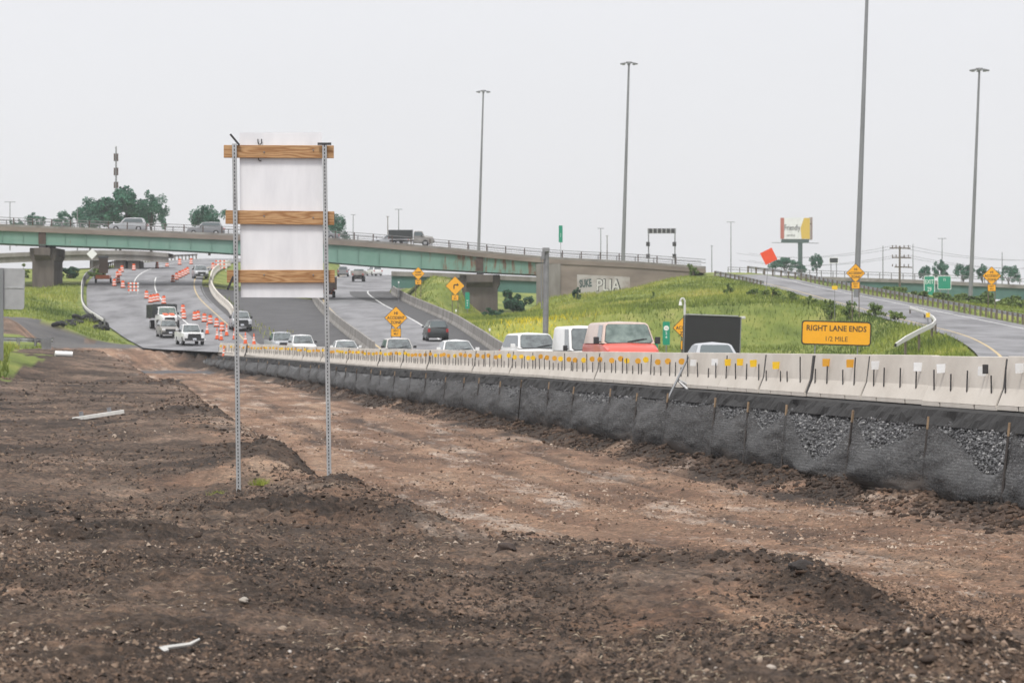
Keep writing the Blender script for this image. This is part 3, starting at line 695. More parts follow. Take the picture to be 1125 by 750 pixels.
# ------------------------------------------------------------------ silt fence
def silt_fence():
    root = thing('silt_fence', 'sagging black geotextile silt fence on wooden stakes along the foot of the gravel bank', 'silt fence', (0, 0, 0))
    st = []; y = 50.0; rs = random.Random(3)
    while y < 300:
        st.append(y); y += rs.uniform(4.6, 8.4)
    lean = [rs.uniform(-1.6, .5) if rs.random() < .4 else rs.uniform(-.2, .2) for _ in st]
    V = []; Fq = []; mud = []
    nv = 30
    cols = []
    def foot(y): return float(bX(y)) - 1.86, float(max(bedZ(y), -3.4)) + .12
    def prof(y, sag, bulge, lo):
        x0, z0 = foot(y); top = float(bZ(y)) - .12
        pts = []
        H = (top - z0) * (.93 - sag)
        for j in range(nv):
            t = j / (nv - 1)
            z = z0 + .02 + lo + (H - lo) * t
            off = .16 * t ** 1.25
            b_ = bulge * math.sin(PI * min(1, t * 1.02)) ** .8 * (1.15 - .65 * t)
            pts.append((x0 + off - b_ , y, z))
        return pts
    for i in range(len(st) - 1):
        a, b_ = st[i], st[i + 1]; n = 44 if a < 130 else 18
        depth = rs.uniform(.42, .58) if a < 76 else rs.uniform(.2, .36) if a < 90 else (rs.uniform(.08, .32) if rs.random() < .6 else rs.uniform(.02, .1))
        bul = rs.uniform(.16, .40)
        skew = rs.uniform(.55, 1.7); amp = rs.uniform(.0, .14); wob = rs.uniform(0, 9)
        for k in range(n if i < len(st) - 2 else n + 1):
            u = k / n; c = math.sin(PI * u ** skew)
            y = a + (b_ - a) * u
            P_ = prof(y, depth * (c ** rs.uniform(.8, .9)) * (1 + .25 * math.sin(5 * u + wob)) + .012 * rs.random(), .07 + bul * c ** .7, amp * c)
            cols.append([(p[0], p[1] + lean[i] * (1 - u) * j / nv * .5 + lean[i + 1] * u * j / nv * .5, p[2]) for j, p in enumerate(P_)])
    cols = np.array(cols); k, n, _ = cols.shape
    cols[..., 0] += fbm(cols[..., 1] * .4, cols[..., 2] * 1.6, 3, 55) * .14 + fbm(cols[..., 1] * .8 + cols[..., 2] * .8, cols[..., 2] * 5.0, 3, 59) * .06
    idx = np.arange(k * n).reshape(k, n)
    f = np.stack([idx[:-1, :-1], idx[1:, :-1], idx[1:, 1:], idx[:-1, 1:]], -1).reshape(-1, 4)
    tj = np.repeat(np.linspace(0, 1, n)[None], k, 0); mud = np.clip(.75 - tj * 3.2 + fbm(cols[..., 1] * .6, cols[..., 2] * 2, 3, 71) * 1.2, 0, .85)
    np_mesh('fabric', cols.reshape(-1, 3), f, M['fabric'], root, attrs={'mud': mud.ravel()}, smooth=True)
    for i, y in enumerate(st[:100]):
        x0, z0 = foot(y); top = float(bZ(y)) - .12; hh = (top - z0)
        ex = rs.uniform(.0, .14)
        a = Vector((x0 - .07, y, z0 - .2)); b_ = Vector((x0 + .10, y + lean[i], top - .02 + ex))
        mb = MB(); mb.bar(a, b_, .04, .04)
        o = mb.build('stake', M['stake'], root)
        at = o.data.attributes.new('tip', 'FLOAT', 'POINT')
        # split so only the top hand's width is bare wood
        bm = bmesh.new(); bm.from_mesh(o.data); lay = bm.verts.layers.float.get('tip')
        d = (b_ - a).normalized()
        for frac in (.86, .87):
            bmesh.ops.bisect_plane(bm, geom=bm.verts[:] + bm.edges[:] + bm.faces[:], plane_co=a + (b_ - a) * frac, plane_no=d)
        for v in bm.verts: v[lay] = 1.0 if (v.co - a).dot(d) > (b_ - a).length * .868 else 0.0
        bm.to_mesh(o.data); bm.free()
silt_fence()

# ------------------------------------------------------------------ concrete barrier, one thing per segment
SEG = 6.18
PROF = [(-.30, .09), (-.30, .10), (-.165, .43), (-.085, 1.07), (.085, 1.07), (.165, .43), (.30, .10), (.30, .09)]
def barrier_mesh(L):
    mb = MB(); mb.prism(PROF, .075, L - .075, 'y')
    for a, b_ in ((.012, L * .27), (L * .27 + .12, L * .73), (L * .73 + .12, L - .012)):
        mb.prism([(-.298, 0), (-.298, .0899), (.298, .0899), (.298, 0)], a, b_, 'y')
    return mb.mesh('barrier_body', bevel=.012, seg=1)
JOINT = MB().prism([(x * .86, z - .04 if z > .5 else z) for x, z in PROF], -.073, .073, 'y').mesh('joint_shade_filler'); JOINT.materials.append(M['shoulder'])  # dark filler added in the gap so joints read as shadowed lines
BAR = barrier_mesh(SEG); BAR.materials.append(M['concrete'])
pin_me = {}
def tag_mesh(kind, rnd):
    mb = MB()
    if rnd: mb.cyl((0, 0, 0), (0, -.02, 0), .098, n=12)
    else: mb.box((0, 0, 0), (.19, .02, .19))
    me = mb.mesh('reflector'); me.materials.append(M[kind]); return me
TAGS = {(k, r): tag_mesh(k, r) for k in ('yellow_tag', 'orange_tag', 'white_tag') for r in (False, True)}
def pin_mesh(h):
    me = MB().cyl((0, 0, 0), (0, 0, h), .017, n=6).mesh('anchor_pin'); me.materials.append(M['dark_steel']); return me
PINS = [pin_mesh(h) for h in (.28, .36, .44, .52, .66)]
def barriers():
    # joints by walking along the centre line
    y = 68.7; js = [y]
    while y > 50:
        sl = float(bX(y) - bX(y - .1)) / .1; y -= SEG / math.hypot(1, sl); js.insert(0, y)
    y = 68.7
    while y < BEND - 3:
        sl = float(bX(y + .1) - bX(y)) / .1; y += SEG / math.hypot(1, sl); js.append(y)
    rs = random.Random(5)
    words = ['white', 'white', 'white', 'white', 'orange', 'yellow', 'yellow', 'yellow']
    idx68 = js.index(68.7)
    LAB = {-1: 'concrete barrier segment cut off by the right edge of the photo', 0: 'concrete barrier segment with two white tags, one of them bent, nearest whole one at right',
           1: 'concrete barrier segment with two white tags, second whole one from the right edge', 2: 'concrete barrier segment with two orange tags below the orange lane sign',
           3: 'concrete barrier segment with one yellow tag just left of the orange lane sign', 4: 'concrete barrier segment with three yellow tags right of the grey car roof',
           5: 'concrete barrier segment with white tags behind the leaning steel stand'}
    for i in range(len(js) - 1):
        y0, y1 = js[i], js[i + 1]; x0, x1 = float(bX(y0)), float(bX(y1)); z0, z1 = float(bZ(y0)), float(bZ(y1))
        k = i - idx68
        grp = 'temporary concrete barrier segments with tags'
        lab = LAB.get(k, 'pale concrete barrier segment with orange tags and dark pins farther along the silt fence')
        if k >= 6 and k < 11: lab = 'concrete barrier segment with orange tags before the %s' % ['orange sign by the message board', 'red van front', 'red van side', 'white van', 'white car left of the vans'][k - 6]
        yaw = math.atan2(-(x1 - x0), y1 - y0); pitch = math.atan2(z1 - z0, math.hypot(x1 - x0, y1 - y0))
        jx = rs.uniform(-.05, .05)
        r = thing('concrete_barrier', lab, 'barrier', (x0 + jx, y0, z0 + .012 + rs.uniform(0, .02)), 0, grp, rot=Euler((pitch, 0, yaw + rs.uniform(-.004, .004))))
        b_ = bpy.data.objects.new('barrier_body', BAR); COL.objects.link(b_); b_.parent = r
        j_ = bpy.data.objects.new('joint_shade_filler', JOINT); COL.objects.link(j_); j_.parent = r
        white = k <= 1; npin = 4 if k < 6 else 5; ntag = 2 if k < 6 else 3
        if k == 3: ntag = 1
        if k in (4,): ntag = 3
        for q in range(npin):
            u = (q + .5 + rs.uniform(-.3, .3)) / npin * SEG
            p = bpy.data.objects.new('anchor_pin', PINS[rs.choice([0, 0, 1, 1, 2, 2, 3, 4])]); COL.objects.link(p); p.parent = r
            p.location = (-.21, u, .34); p.rotation_euler = (rs.uniform(-.04, .04), rs.uniform(-.02, .05), 0)
        for q in range(ntag):
            u = (q + .5 + rs.uniform(-.22, .22)) / ntag * SEG
            kind = 'white_tag' if (white or k == 5) else ('orange_tag' if (k == 2 or k > 5) else 'yellow_tag')
            if k > 5 and rs.random() < .35: kind = 'yellow_tag'
            zz = rs.uniform(.76, .86)
            t = bpy.data.objects.new('reflector', TAGS[(kind, k > 5)]); COL.objects.link(t); t.parent = r
            t.location = (-.165 + (zz - .43) * .125 - .085, u, zz); t.rotation_euler = (rs.uniform(-.08, .08), rs.uniform(-.07, .07), rs.uniform(-.3, .3))
        if k == 0:
            mb = MB().box((-.09, 0, 0), (.12, .015, .19)); o = mb.build('bent_flap', M['dark_steel'], r); o.location = (-.13, SEG * .18, .82)
barriers()

# ------------------------------------------------------------------ the big sign seen from behind
def timber_sign():
    S = 75.4; Y = F / S
    root = thing('timber_sign', 'blank back of a tall white sign on two perforated steel posts with three timber rails', 'sign', (0, 0, 0))
    def at(px, py, dy=0): p = P(px, py, S); return Vector((p.x, p.y + dy, p.z))
    # posts lean a little
    for (xt, yt, xb, yb) in ((257.5, 158, 262.3, 536), (356.5, 158, 361.8, 524)):
        a, b_ = at(xb, yb), at(xt, yt)
        a.z -= .15
        mb = MB(); W = .064; n = 96
        d = (b_ - a)
        # perforated channel: a face with a row of holes and two side flanges
        ax = d.normalized(); sx_ = Vector((1, 0, 0)); sx_ = (sx_ - ax * ax.dot(sx_)).normalized(); sy_ = ax.cross(sx_).normalized()
        L = d.length
        def q(u, v, wv): return a + ax * v + sx_ * u + sy_ * wv
        fr = W / 2
        for sgn in (-1, 1):
            x0, x1 = (-fr, -fr * .22) if sgn < 0 else (fr * .22, fr)
            mb.quad(q(x0, 0, -fr), q(x1, 0, -fr), q(x1, L, -fr), q(x0, L, -fr))
            xs = -fr if sgn < 0 else fr
            mb.quad(q(xs, 0, -fr), q(xs, L, -fr), q(xs, L, fr), q(xs, 0, fr))
        mb.quad(q(-fr, 0, fr), q(-fr, L, fr), q(fr, L, fr), q(fr, 0, fr))
        pit = L / n
        for k in range(n):
            v0 = k * pit
            mb.quad(q(-fr * .22, v0 + pit * .62, -fr), q(fr * .22, v0 + pit * .62, -fr), q(fr * .22, v0 + pit, -fr), q(-fr * .22, v0 + pit, -fr))
        mb.build('post', M['galv'], root)
        k2 = MB(); k2.quad(q(-fr * .5, .1, -fr + .006), q(fr * .5, .1, -fr + .006), q(fr * .5, L - .02, -fr + .006), q(-fr * .5, L - .02, -fr + .006)); k2.quad(q(-fr * .5, .1, -fr + .009), q(-fr * .5, L - .02, -fr + .009), q(fr * .5, L - .02, -fr + .009), q(fr * .5, .1, -fr + .009)); k2.build('inner_shade', M['plastic'], root)  # dark strip inside the post, standing in for the shade behind the holes
    # panel
    tl, tr, bl, br = at(262.5, 145.5, .10), at(353, 145, .10), at(264, 326.5, .10), at(355, 327, .10)
    th = Vector((0, .018, 0)); mb = MB()
    mb.add([tl, tr, br, bl, tl + th, tr + th, br + th, bl + th], [(0,1,2,3),(7,6,5,4),(0,4,5,1),(1,5,6,2),(2,6,7,3),(3,7,4,0)])
    mb.build('panel', M['board_white'], root)
    for (x0, x1, y0, y1, dr) in ((245.5, 366.5, 159.5, 173.5, .5), (247.5, 367, 231.5, 246.5, 1.2), (249, 367.5, 296.5, 310.5, 0)):
        c = at((x0 + x1) / 2, (y0 + y1) / 2, .058); mb = MB().box((0, 0, 0), ((x1 - x0) / S, .04, (y1 - y0) / S))
        o = mb.build('rail', M['lumber'], root, bevel=.004, seg=1); o.location = c; o.rotation_euler = (0, math.atan2(dr, x1 - x0), 0)
        bm_ = MB()
        for bx in (257 if y0 < 200 else 259.5, 357 if y0 < 200 else 359, 290, 344):
            p = at(bx, (y0 + y1) / 2 + random.uniform(-2, 2), .036); bm_.cyl(p, p + Vector((0, -.012, 0)), .011, n=8)
        bm_.build('bolt', M['galv_dull'], root)
    # loose steel offcuts bolted through the post tops
    MB().bar(at(253, 147.5), at(263, 159.5), .03, .03).build('strap', M['dark_steel'], root)
    MB().bar(at(349, 158.2, -.02), at(364, 158.2, -.02), .03, .035).build('strap', M['dark_steel'], root)
    MB().bar(at(250, 318.5, -.01), at(256.5, 303.5, -.01), .035, .03).build('strap', M['dark_steel'], root)
    t = []
    for (x, y, flip) in ((285, 156, 1), (285.5, 174, 1)):
        pts = [at(x + 2.0 * math.cos(a_) , y - 2.4 * math.sin(a_) * flip, .075) for a_ in np.linspace(PI, 2 * PI + (.0 if y < 160 else -.9), 9)]
        if y < 160: pts = [at(x - 2, y - 3.5, .075)] + pts + [at(x + 2, y - 3.5, .075)]
        else: pts = [at(x - 2, y - 3, .075)] + pts
        MB().tube(pts, .008, 6).build('wire_hook', M['sign_black'], root)
timber_sign()

# ------------------------------------------------------------------ vehicles
def frustum(y0, y1, hw0, z0, y2, y3, hw1, z1):
    """bottom rectangle y0..y1, top y2..y3 (front is -y); returns the eight corners"""
    return [Vector(p) for p in ((-hw0, y0, z0), (hw0, y0, z0), (hw0, y1, z0), (-hw0, y1, z0), (-hw1, y2, z1), (hw1, y2, z1), (hw1, y3, z1), (-hw1, y3, z1))]
def pane(c4, m, name, parent, inset=(.06, .06, .1, .05), off=.012):
    """a glass pane lying just proud of a quad; inset left, right, bottom, top as fractions"""
    a, b_, c, d = [Vector(v) for v in c4]     # a b bottom edge, d c top edge
    l, r, bt, tp = inset
    def at(u, v): return (a * (1 - u) + b_ * u) * (1 - v) + (d * (1 - u) + c * u) * v
    n = (b_ - a).cross(d - a).normalized() * off
    k = [(l + (1 - l - r) * u, bt + (1 - bt - tp) * v) for u, v in ((.06, 0), (.94, 0), (1, .1), (1, .9), (.95, 1), (.05, 1), (0, .9), (0, .1))]
    top = [at(u, v) + n for u, v in k]; bot = [at(u, v) - n for u, v in k]
    n_ = len(k); mb = MB(); mb.add(top + bot, [tuple(range(n_)), tuple(range(n_, 2 * n_))[::-1]] + [(i, n_ + i, n_ + (i + 1) % n_, (i + 1) % n_) for i in range(n_)])
    return mb.build(name, m, parent)
def wheel(parent, x, y, r, wd=.24):
    o = MB().cyl((-wd / 2, 0, 0), (wd / 2, 0, 0), r, n=18).build('wheel', M['rubber'], parent, smooth=True); o.location = (x, y, r)
    s = 1 if x > 0 else -1
    k = MB().cyl((s * wd * .42, 0, 0), (s * wd * .54, 0, 0), r * .62, r * .5, n=12).build('rim', M['rim'], o, smooth=True)
    return o
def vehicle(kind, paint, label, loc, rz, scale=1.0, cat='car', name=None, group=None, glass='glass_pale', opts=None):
    opts = opts or {}
    SPEC = {  # length, half width, body top (hood), belt, roof, ground clearance, wheel r
        'sedan': dict(L=4.7, hw=.91, hood=.88, belt=.95, roof=1.46, gc=.2, wr=.33, cab=(-.95, 1.55, -.15, .95), chw=.82, rhw=.60),
        'suv': dict(L=4.7, hw=.94, hood=1.05, belt=1.12, roof=1.72, gc=.24, wr=.36, cab=(-1.0, 2.15, -.35, 1.85), chw=.86, rhw=.68),
        'pickup': dict(L=5.7, hw=1.0, hood=1.18, belt=1.22, roof=1.9, gc=.34, wr=.40, cab=(-1.15, .95, -.6, .8), chw=.90, rhw=.70),
        'van': dict(L=5.6, hw=1.02, hood=1.29, belt=1.32, roof=2.06, gc=.26, wr=.37, cab=(-1.75, 2.6, -1.15, 2.55), chw=.98, rhw=.80),
        'tallvan': dict(L=5.6, hw=1.0, hood=1.2, belt=1.25, roof=2.35, gc=.24, wr=.36, cab=(-1.95, 2.65, -1.2, 2.6), chw=.98, rhw=.86),
        'truck': dict(L=6.6, hw=1.1, hood=1.5, belt=1.5, roof=2.25, gc=.5, wr=.48, cab=(-1.9, -.35, -1.6, -.4), chw=.98, rhw=.84)}[kind]
    L, hw, hood, belt, roof, gc, wr = (SPEC[k] for k in ('L', 'hw', 'hood', 'belt', 'roof', 'gc', 'wr'))
    c0, c1, r0, r1 = SPEC['cab']; chw, rhw = SPEC['chw'], SPEC['rhw']
    root = thing(name or {'sedan': 'car', 'suv': 'car', 'pickup': 'pickup_truck', 'van': 'van', 'tallvan': 'van', 'truck': 'dump_truck'}[kind], label, cat, loc, rz, group)
    root.scale = (scale,) * 3
    yf, yb = -L / 2, L / 2
    # lower body: stations along the length
    mb = MB()
    if kind in ('sedan', 'suv'):
        st = [(yf, gc + .12, hood - .26, hw * .80), (yf + .12, gc, hood - .12, hw * .93), (yf + .5, gc, hood - .05, hw * .985), (c0 - .1, gc, hood, hw), (c0 + .3, gc, belt, hw), (c1 - .3, gc, belt, hw), (yb - .35, gc, belt - .02, hw * .98), (yb - .08, gc + .05, belt - .1, hw * .94), (yb, gc + .15, belt - .3, hw * .86)]
    elif kind == 'pickup':
        st = [(yf, gc + .1, hood - .22, hw * .9), (yf + .1, gc, hood - .06, hw * .97), (c0 - .05, gc, hood, hw), (c0 + .2, gc, belt, hw), (c1 + .05, gc, belt, hw)]
    elif kind == 'truck':
        st = [(yf, gc + .1, hood - .3, hw * .62), (yf + .25, gc, hood - .1, hw * .72), (c0 - .1, gc, hood, hw * .84), (c1, gc, hood, hw * .92)]
    else:
        st = [(yf, gc + .12, hood - .34, hw * .86), (yf + .14, gc, hood - .18, hw * .95), (c0 - .05, gc, hood, hw), (c0 + .4, gc, belt, hw), (yb - .1, gc, belt, hw), (yb, gc + .05, belt, hw * .97)]
    rows = []
    for (y, zb, zt, h) in st:
        zm = zb + (zt - zb) * .62
        rows.append([(-h * .93, y, zb), (-h, y, zb + .12), (-h, y, zm), (-h * .965, y, zt - .07), (-h * .86, y, zt - .012), (0, y, zt + .015), (h * .86, y, zt - .012), (h * .965, y, zt - .07), (h, y, zm), (h, y, zb + .12), (h * .93, y, zb)])
    n = len(rows[0]); vs = [p for r in rows for p in r]; fs = []
    for i in range(len(rows) - 1):
        for j in range(n): fs.append((i*n + j, i*n + (j+1) % n, (i+1)*n + (j+1) % n, (i+1)*n + j))
    fs += [tuple(range(n)), tuple(range((len(rows)-1)*n, len(rows)*n))[::-1]]
    mb.add(vs, fs)
    mb.build('body', M[paint], root, smooth=True)
    # cabin
    fz = belt - .03
    q = frustum(c0, c1, chw, fz, r0, r1, rhw, roof)
    # rounded cabin: rings from the belt line up to a crowned roof
    rr_ = .10; rings = []
    for tt, ins in ((0, 0), (.86, 0), (.93, .025), (.98, .07), (1.0, .15)):
        hwt = chw + (rhw - chw) * tt - ins; ya = c0 + (r0 - c0) * tt + ins; yb_ = c1 + (r1 - c1) * tt - ins; zt = fz + (roof - fz) * tt
        ring = []
        for (sx_, sy_, a0) in ((-1, -1, 180), (1, -1, 270), (1, 1, 0), (-1, 1, 90)):
            cx, cy = sx_ * (hwt - rr_), (ya + rr_) if sy_ < 0 else (yb_ - rr_)
            for k in range(4):
                a = math.radians(a0 + 30 * k); ring.append((cx + rr_ * math.cos(a), cy + rr_ * math.sin(a), zt))
        rings.append(ring)
    nr = 16; vs = [p for r_ in rings for p in r_]; fs = [(i*nr + j, i*nr + (j+1) % nr, (i+1)*nr + (j+1) % nr, (i+1)*nr + j) for i in range(4) for j in range(nr)]
    apex = len(vs); vs.append((0, (r0 + r1) / 2, roof + .05)); fs += [(4*nr + j, 4*nr + (j+1) % nr, apex) for j in range(nr)]
    MB().add(vs, fs).build('cabin', M[opts.get('cabin', paint)], root, smooth=True)
    seal = pane((q[0], q[1], q[5], q[4]), M['plastic'], 'windshield_seal', root, (.035, .035, .0, .085), off=.008)
    for sg in (-1, 1):
        wv = (q[1] - q[0]); up = (q[4] - q[0])
        pa = q[0] + wv * (.5 + sg * .03) + up * .06; pb = q[0] + wv * (.5 + sg * .03 + .30) + up * .20
        nn = wv.cross(up).normalized() * .03; MB().bar(pa + nn, pb + nn, .022).build('wiper', M['plastic'], root)
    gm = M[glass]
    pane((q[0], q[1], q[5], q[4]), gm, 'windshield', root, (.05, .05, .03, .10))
    pane((q[3], q[0], q[4], q[7]), M['glass'], 'side_window', root, (.06 if kind not in ('van', 'tallvan') else .7, .07, .08, .12))
    pane((q[1], q[2], q[6], q[5]), M['glass'], 'side_window', root, (.07, .06 if kind not in ('van', 'tallvan') else .7, .08, .12))
    pane((q[2], q[3], q[7], q[6]), M['glass'], 'rear_window', root, (.08, .08, .1, .12))
    # face
    gh = {'sedan': (.46, .62, .62), 'suv': (.52, .80, .68), 'pickup': (.62, 1.02, .80), 'van': (.55, .82, .80), 'tallvan': (.5, .75, .7), 'truck': (.75, 1.2, .62)}[kind]
    g0, g1, gw = gh[0], gh[1], gh[2]
    MB().box((0, yf - .012 + .03, (g0 + g1) / 2), (gw * 2 * .78 * hw, .07, g1 - g0)).build('grille', M['grille'], root, bevel=.02)
    bh = hw * (.66 if kind == 'truck' else .9)
    MB().box((0, yf + .02, gc + .18), (bh * 2, .16, .2)).build('bumper', M[opts.get('bumper', 'plastic' if kind in ('pickup', 'truck', 'suv') else paint)], root, bevel=.03)
    MB().box((0, yf - .072, gc + .2), (.34, .012, .16)).build('licence_plate', M['plate'], root)
    for s in (-1, 1):
        hx = s * (hw * .74 if kind != 'truck' else hw * .52)
        o = MB().box((0, 0, 0), (.34 if kind != 'truck' else .22, .1, .2 if kind in ('pickup', 'van', 'tallvan') else .15)).build('headlight', M['lamp'], root, bevel=.02)
        o.location = (hx, yf + .05, g1 - .06); o.rotation_euler = (0, 0, s * .25)
        mx = chw + .16
        m2 = MB().box((0, 0, 0), (.2, .1, .16 if kind in ('sedan', 'suv') else .26)).box((-s * .13, .02, -.05), (.12, .05, .05)).build('side_mirror', M['plastic' if opts.get('mirror') != 'paint' else paint], root, bevel=.02)
        m2.location = (s * mx, c0 + .42, belt + .08)
        t = MB().box((0, 0, 0), (.2, .06, .3)).build('tail_light', M['tail'], root, bevel=.015)
        t.location = (s * hw * .82, yb + (.005 if kind not in ('pickup', 'truck') else .02), belt - .25)
        for wy in (yf + L * .19, yb - L * .21):
            wheel(root, s * (hw - .11), wy, wr)
    if kind == 'pickup':
        y0 = c1 + .09; bd = MB()
        for s in (-1, 1): bd.box((s * (hw - .05), (y0 + yb) / 2, (gc + .1 + belt) / 2), (.1, yb - y0, belt - gc - .1))
        bd.box((0, yb - .05, (gc + .1 + belt) / 2), (hw * 2 - .2, .1, belt - gc - .1)).box((0, y0 + .03, (gc + .1 + belt) / 2), (hw * 2 - .2, .06, belt - gc - .1)).box((0, (y0 + yb) / 2, gc + .2), (hw * 2 - .2, yb - y0 - .2, .2))
        bd.build('bed', M[paint], root, bevel=.02)
        MB().box((0, yb + .06, gc + .22), (hw * 1.8, .14, .18)).build('rear_bumper', M['galv_dull'], root, bevel=.03)
    if kind == 'truck':
        bd = MB(); y0, y1, z0, z1, w_ = -.2, 3.3, 1.15, opts.get('boxtop', 2.45), 1.22
        for s in (-1, 1): bd.box((s * w_, (y0 + y1) / 2, (z0 + z1) / 2), (.1, y1 - y0, z1 - z0))
        bd.box((0, y0 + .05, (z0 + z1) / 2 + .03), (w_ * 2 - .1, .1, z1 - z0 + .05)).box((0, y1 - .05, (z0 + z1) / 2), (w_ * 2 - .1, .1, z1 - z0)).box((0, (y0 + y1) / 2, z0 + .06), (w_ * 2 - .1, y1 - y0 - .2, .1))
        for k in range(5):
            for s in (-1, 1): bd.box((s * (w_ + .07), y0 + .4 + k * .7, (z0 + z1) / 2), (.05, .08, z1 - z0))
        bd.build('dump_body', M[opts.get('box', 'p_black')], root)
        MB().box((0, .9, .85), (.9, 4.6, .22)).build('chassis', M['dark_steel'], root)
        for s in (-1, 1):
            MB().box((s * .32, yf + .75, hood + .02), (.5, 1.2, .012), (math.atan2(.18, 1.2) , 0, 0)).build('hood_stripe', M[opts.get('stripe', paint)], root)
            wheel(root, s * (hw - .33), 2.35, wr)
    return root

def lane_d(px, off):
    d = np.arange(60, BEND + 10, .1); g = (px - 562.5) / F * d - (bX(d) + off); k = np.argmin(np.abs(g)); return float(d[k])
def head(fx, y):                    # yaw so that the vehicle's nose (-y) follows the lane towards the camera
    return -math.atan(float(fx(y + 2) - fx(y - 2)) / 4)
def on_lane(kind, paint, label, px, off, dyaw=0, fz=bZ, flip=False, **k):
    d = lane_d(px, off); x = (px - 562.5) / F * d
    z = float(bZ(d)) if d < 256 else float(aZ(d))
    return vehicle(kind, paint, label, (x, d, z + .008), head(bX, d) + dyaw + (PI if flip else 0), **k)
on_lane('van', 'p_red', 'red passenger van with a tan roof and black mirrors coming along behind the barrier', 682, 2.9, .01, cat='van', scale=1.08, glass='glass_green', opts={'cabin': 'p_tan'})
on_lane('tallvan', 'p_white', 'white panel van half hidden behind the red van', 640, 2.7, .05, cat='van', scale=.90, opts={})
on_lane('suv', 'p_white', 'white crossover car left of the two vans, bonnet hidden by the barrier', 585, 2.4, .12, scale=1.08, opts={'mirror': 'paint'})
on_lane('sedan', 'p_white', 'white saloon car with a dark windscreen under the black car on the far road', 501.5, 2.3, .02, scale=1.08, opts={'mirror': 'paint'})
on_lane('suv', 'p_beige', 'pale beige car directly below the diamond sign on the road', 437, 2.3, 0, scale=.99)
on_lane('sedan', 'p_white', 'white low saloon car between the sign post and the beige car', 379, 2.4, 0, scale=1.05, opts={'mirror': 'paint'})
on_lane('suv', 'p_white', 'white sport utility car right beside the silver grey one, left of the sign post', 331.5, 2.9, 0, scale=1.03, cat='car')
on_lane('pickup', 'p_silver', 'silver grey pickup with black grille beside the white car behind the barrier end', 308.5, 2.9, 0, scale=.97, cat='pickup')
on_lane('sedan', 'p_silver', 'silver grey hatchback roof in front of the black message board', 780, 3.4, .0, scale=.95, flip=True)

def on_ground(kind, paint, label, px, py, fx, Z, dyaw=0, flip=False, lift=.01, **k):
    p = hit(px, py, 250, 640); z = float(Z(p.y)) + lift
    return vehicle(kind, paint, label, (p.x, p.y, z), head(fx, p.y) + dyaw + (PI if flip else 0), **k), p
on_ground('pickup', 'p_white', 'muddy white work pickup with black grille at the head of the closed lane', 208.5, 379, aR, aZ, .1, cat='pickup')
on_ground('suv', 'p_dull', 'dusty silver jeep parked between the white pickup and the dump truck', 184, 370.5, aR, aZ, .1, cat='car', scale=.95)
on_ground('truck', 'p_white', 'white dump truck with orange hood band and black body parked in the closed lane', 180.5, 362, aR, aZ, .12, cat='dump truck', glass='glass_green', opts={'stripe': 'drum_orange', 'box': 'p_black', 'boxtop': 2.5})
on_ground('pickup', 'p_silver', 'silver pickup driving down the open lane seen through the sign posts', 264, 363, aR, aZ, .0, cat='pickup', scale=1.0)
on_ground('suv', 'p_silver', 'grey car coming round the bend beside the line of drums', 220, 306, aR, aZ, .1, cat='car')
on_ground('suv', 'p_black', 'black sport utility car driving away on the far road', 478.5, 374.5, BR, BZ, .05, flip=True, cat='car', opts={'mirror': 'paint'}, glass='glass')
on_ground('truck', 'p_dull', 'small muddy flatbed truck with green cab driving away under the bridge', 394, 309.5, BR, BZ, 0, flip=True, cat='truck', scale=.86, opts={'box': 'p_dull', 'boxtop': 1.9, 'cabin': 'p_green'})
on_ground('pickup', 'p_grey', 'dark grey pickup following left of the flatbed truck under the bridge', 377, 304, BR, BZ, 0, flip=True, cat='pickup', scale=.9)
on_ground('suv', 'p_white', 'white sport utility car right of the flatbed truck under the bridge', 411, 303, BR, BZ, .35, flip=True, cat='car', scale=.92)
on_ground('truck', 'p_orange', 'orange brown truck mostly hidden behind the right post of the white sign', 360, 327, BL, BZ, 0, flip=True, cat='truck', scale=.85, opts={'box': 'p_brown', 'boxtop': 3.0, 'stripe': 'p_orange'})

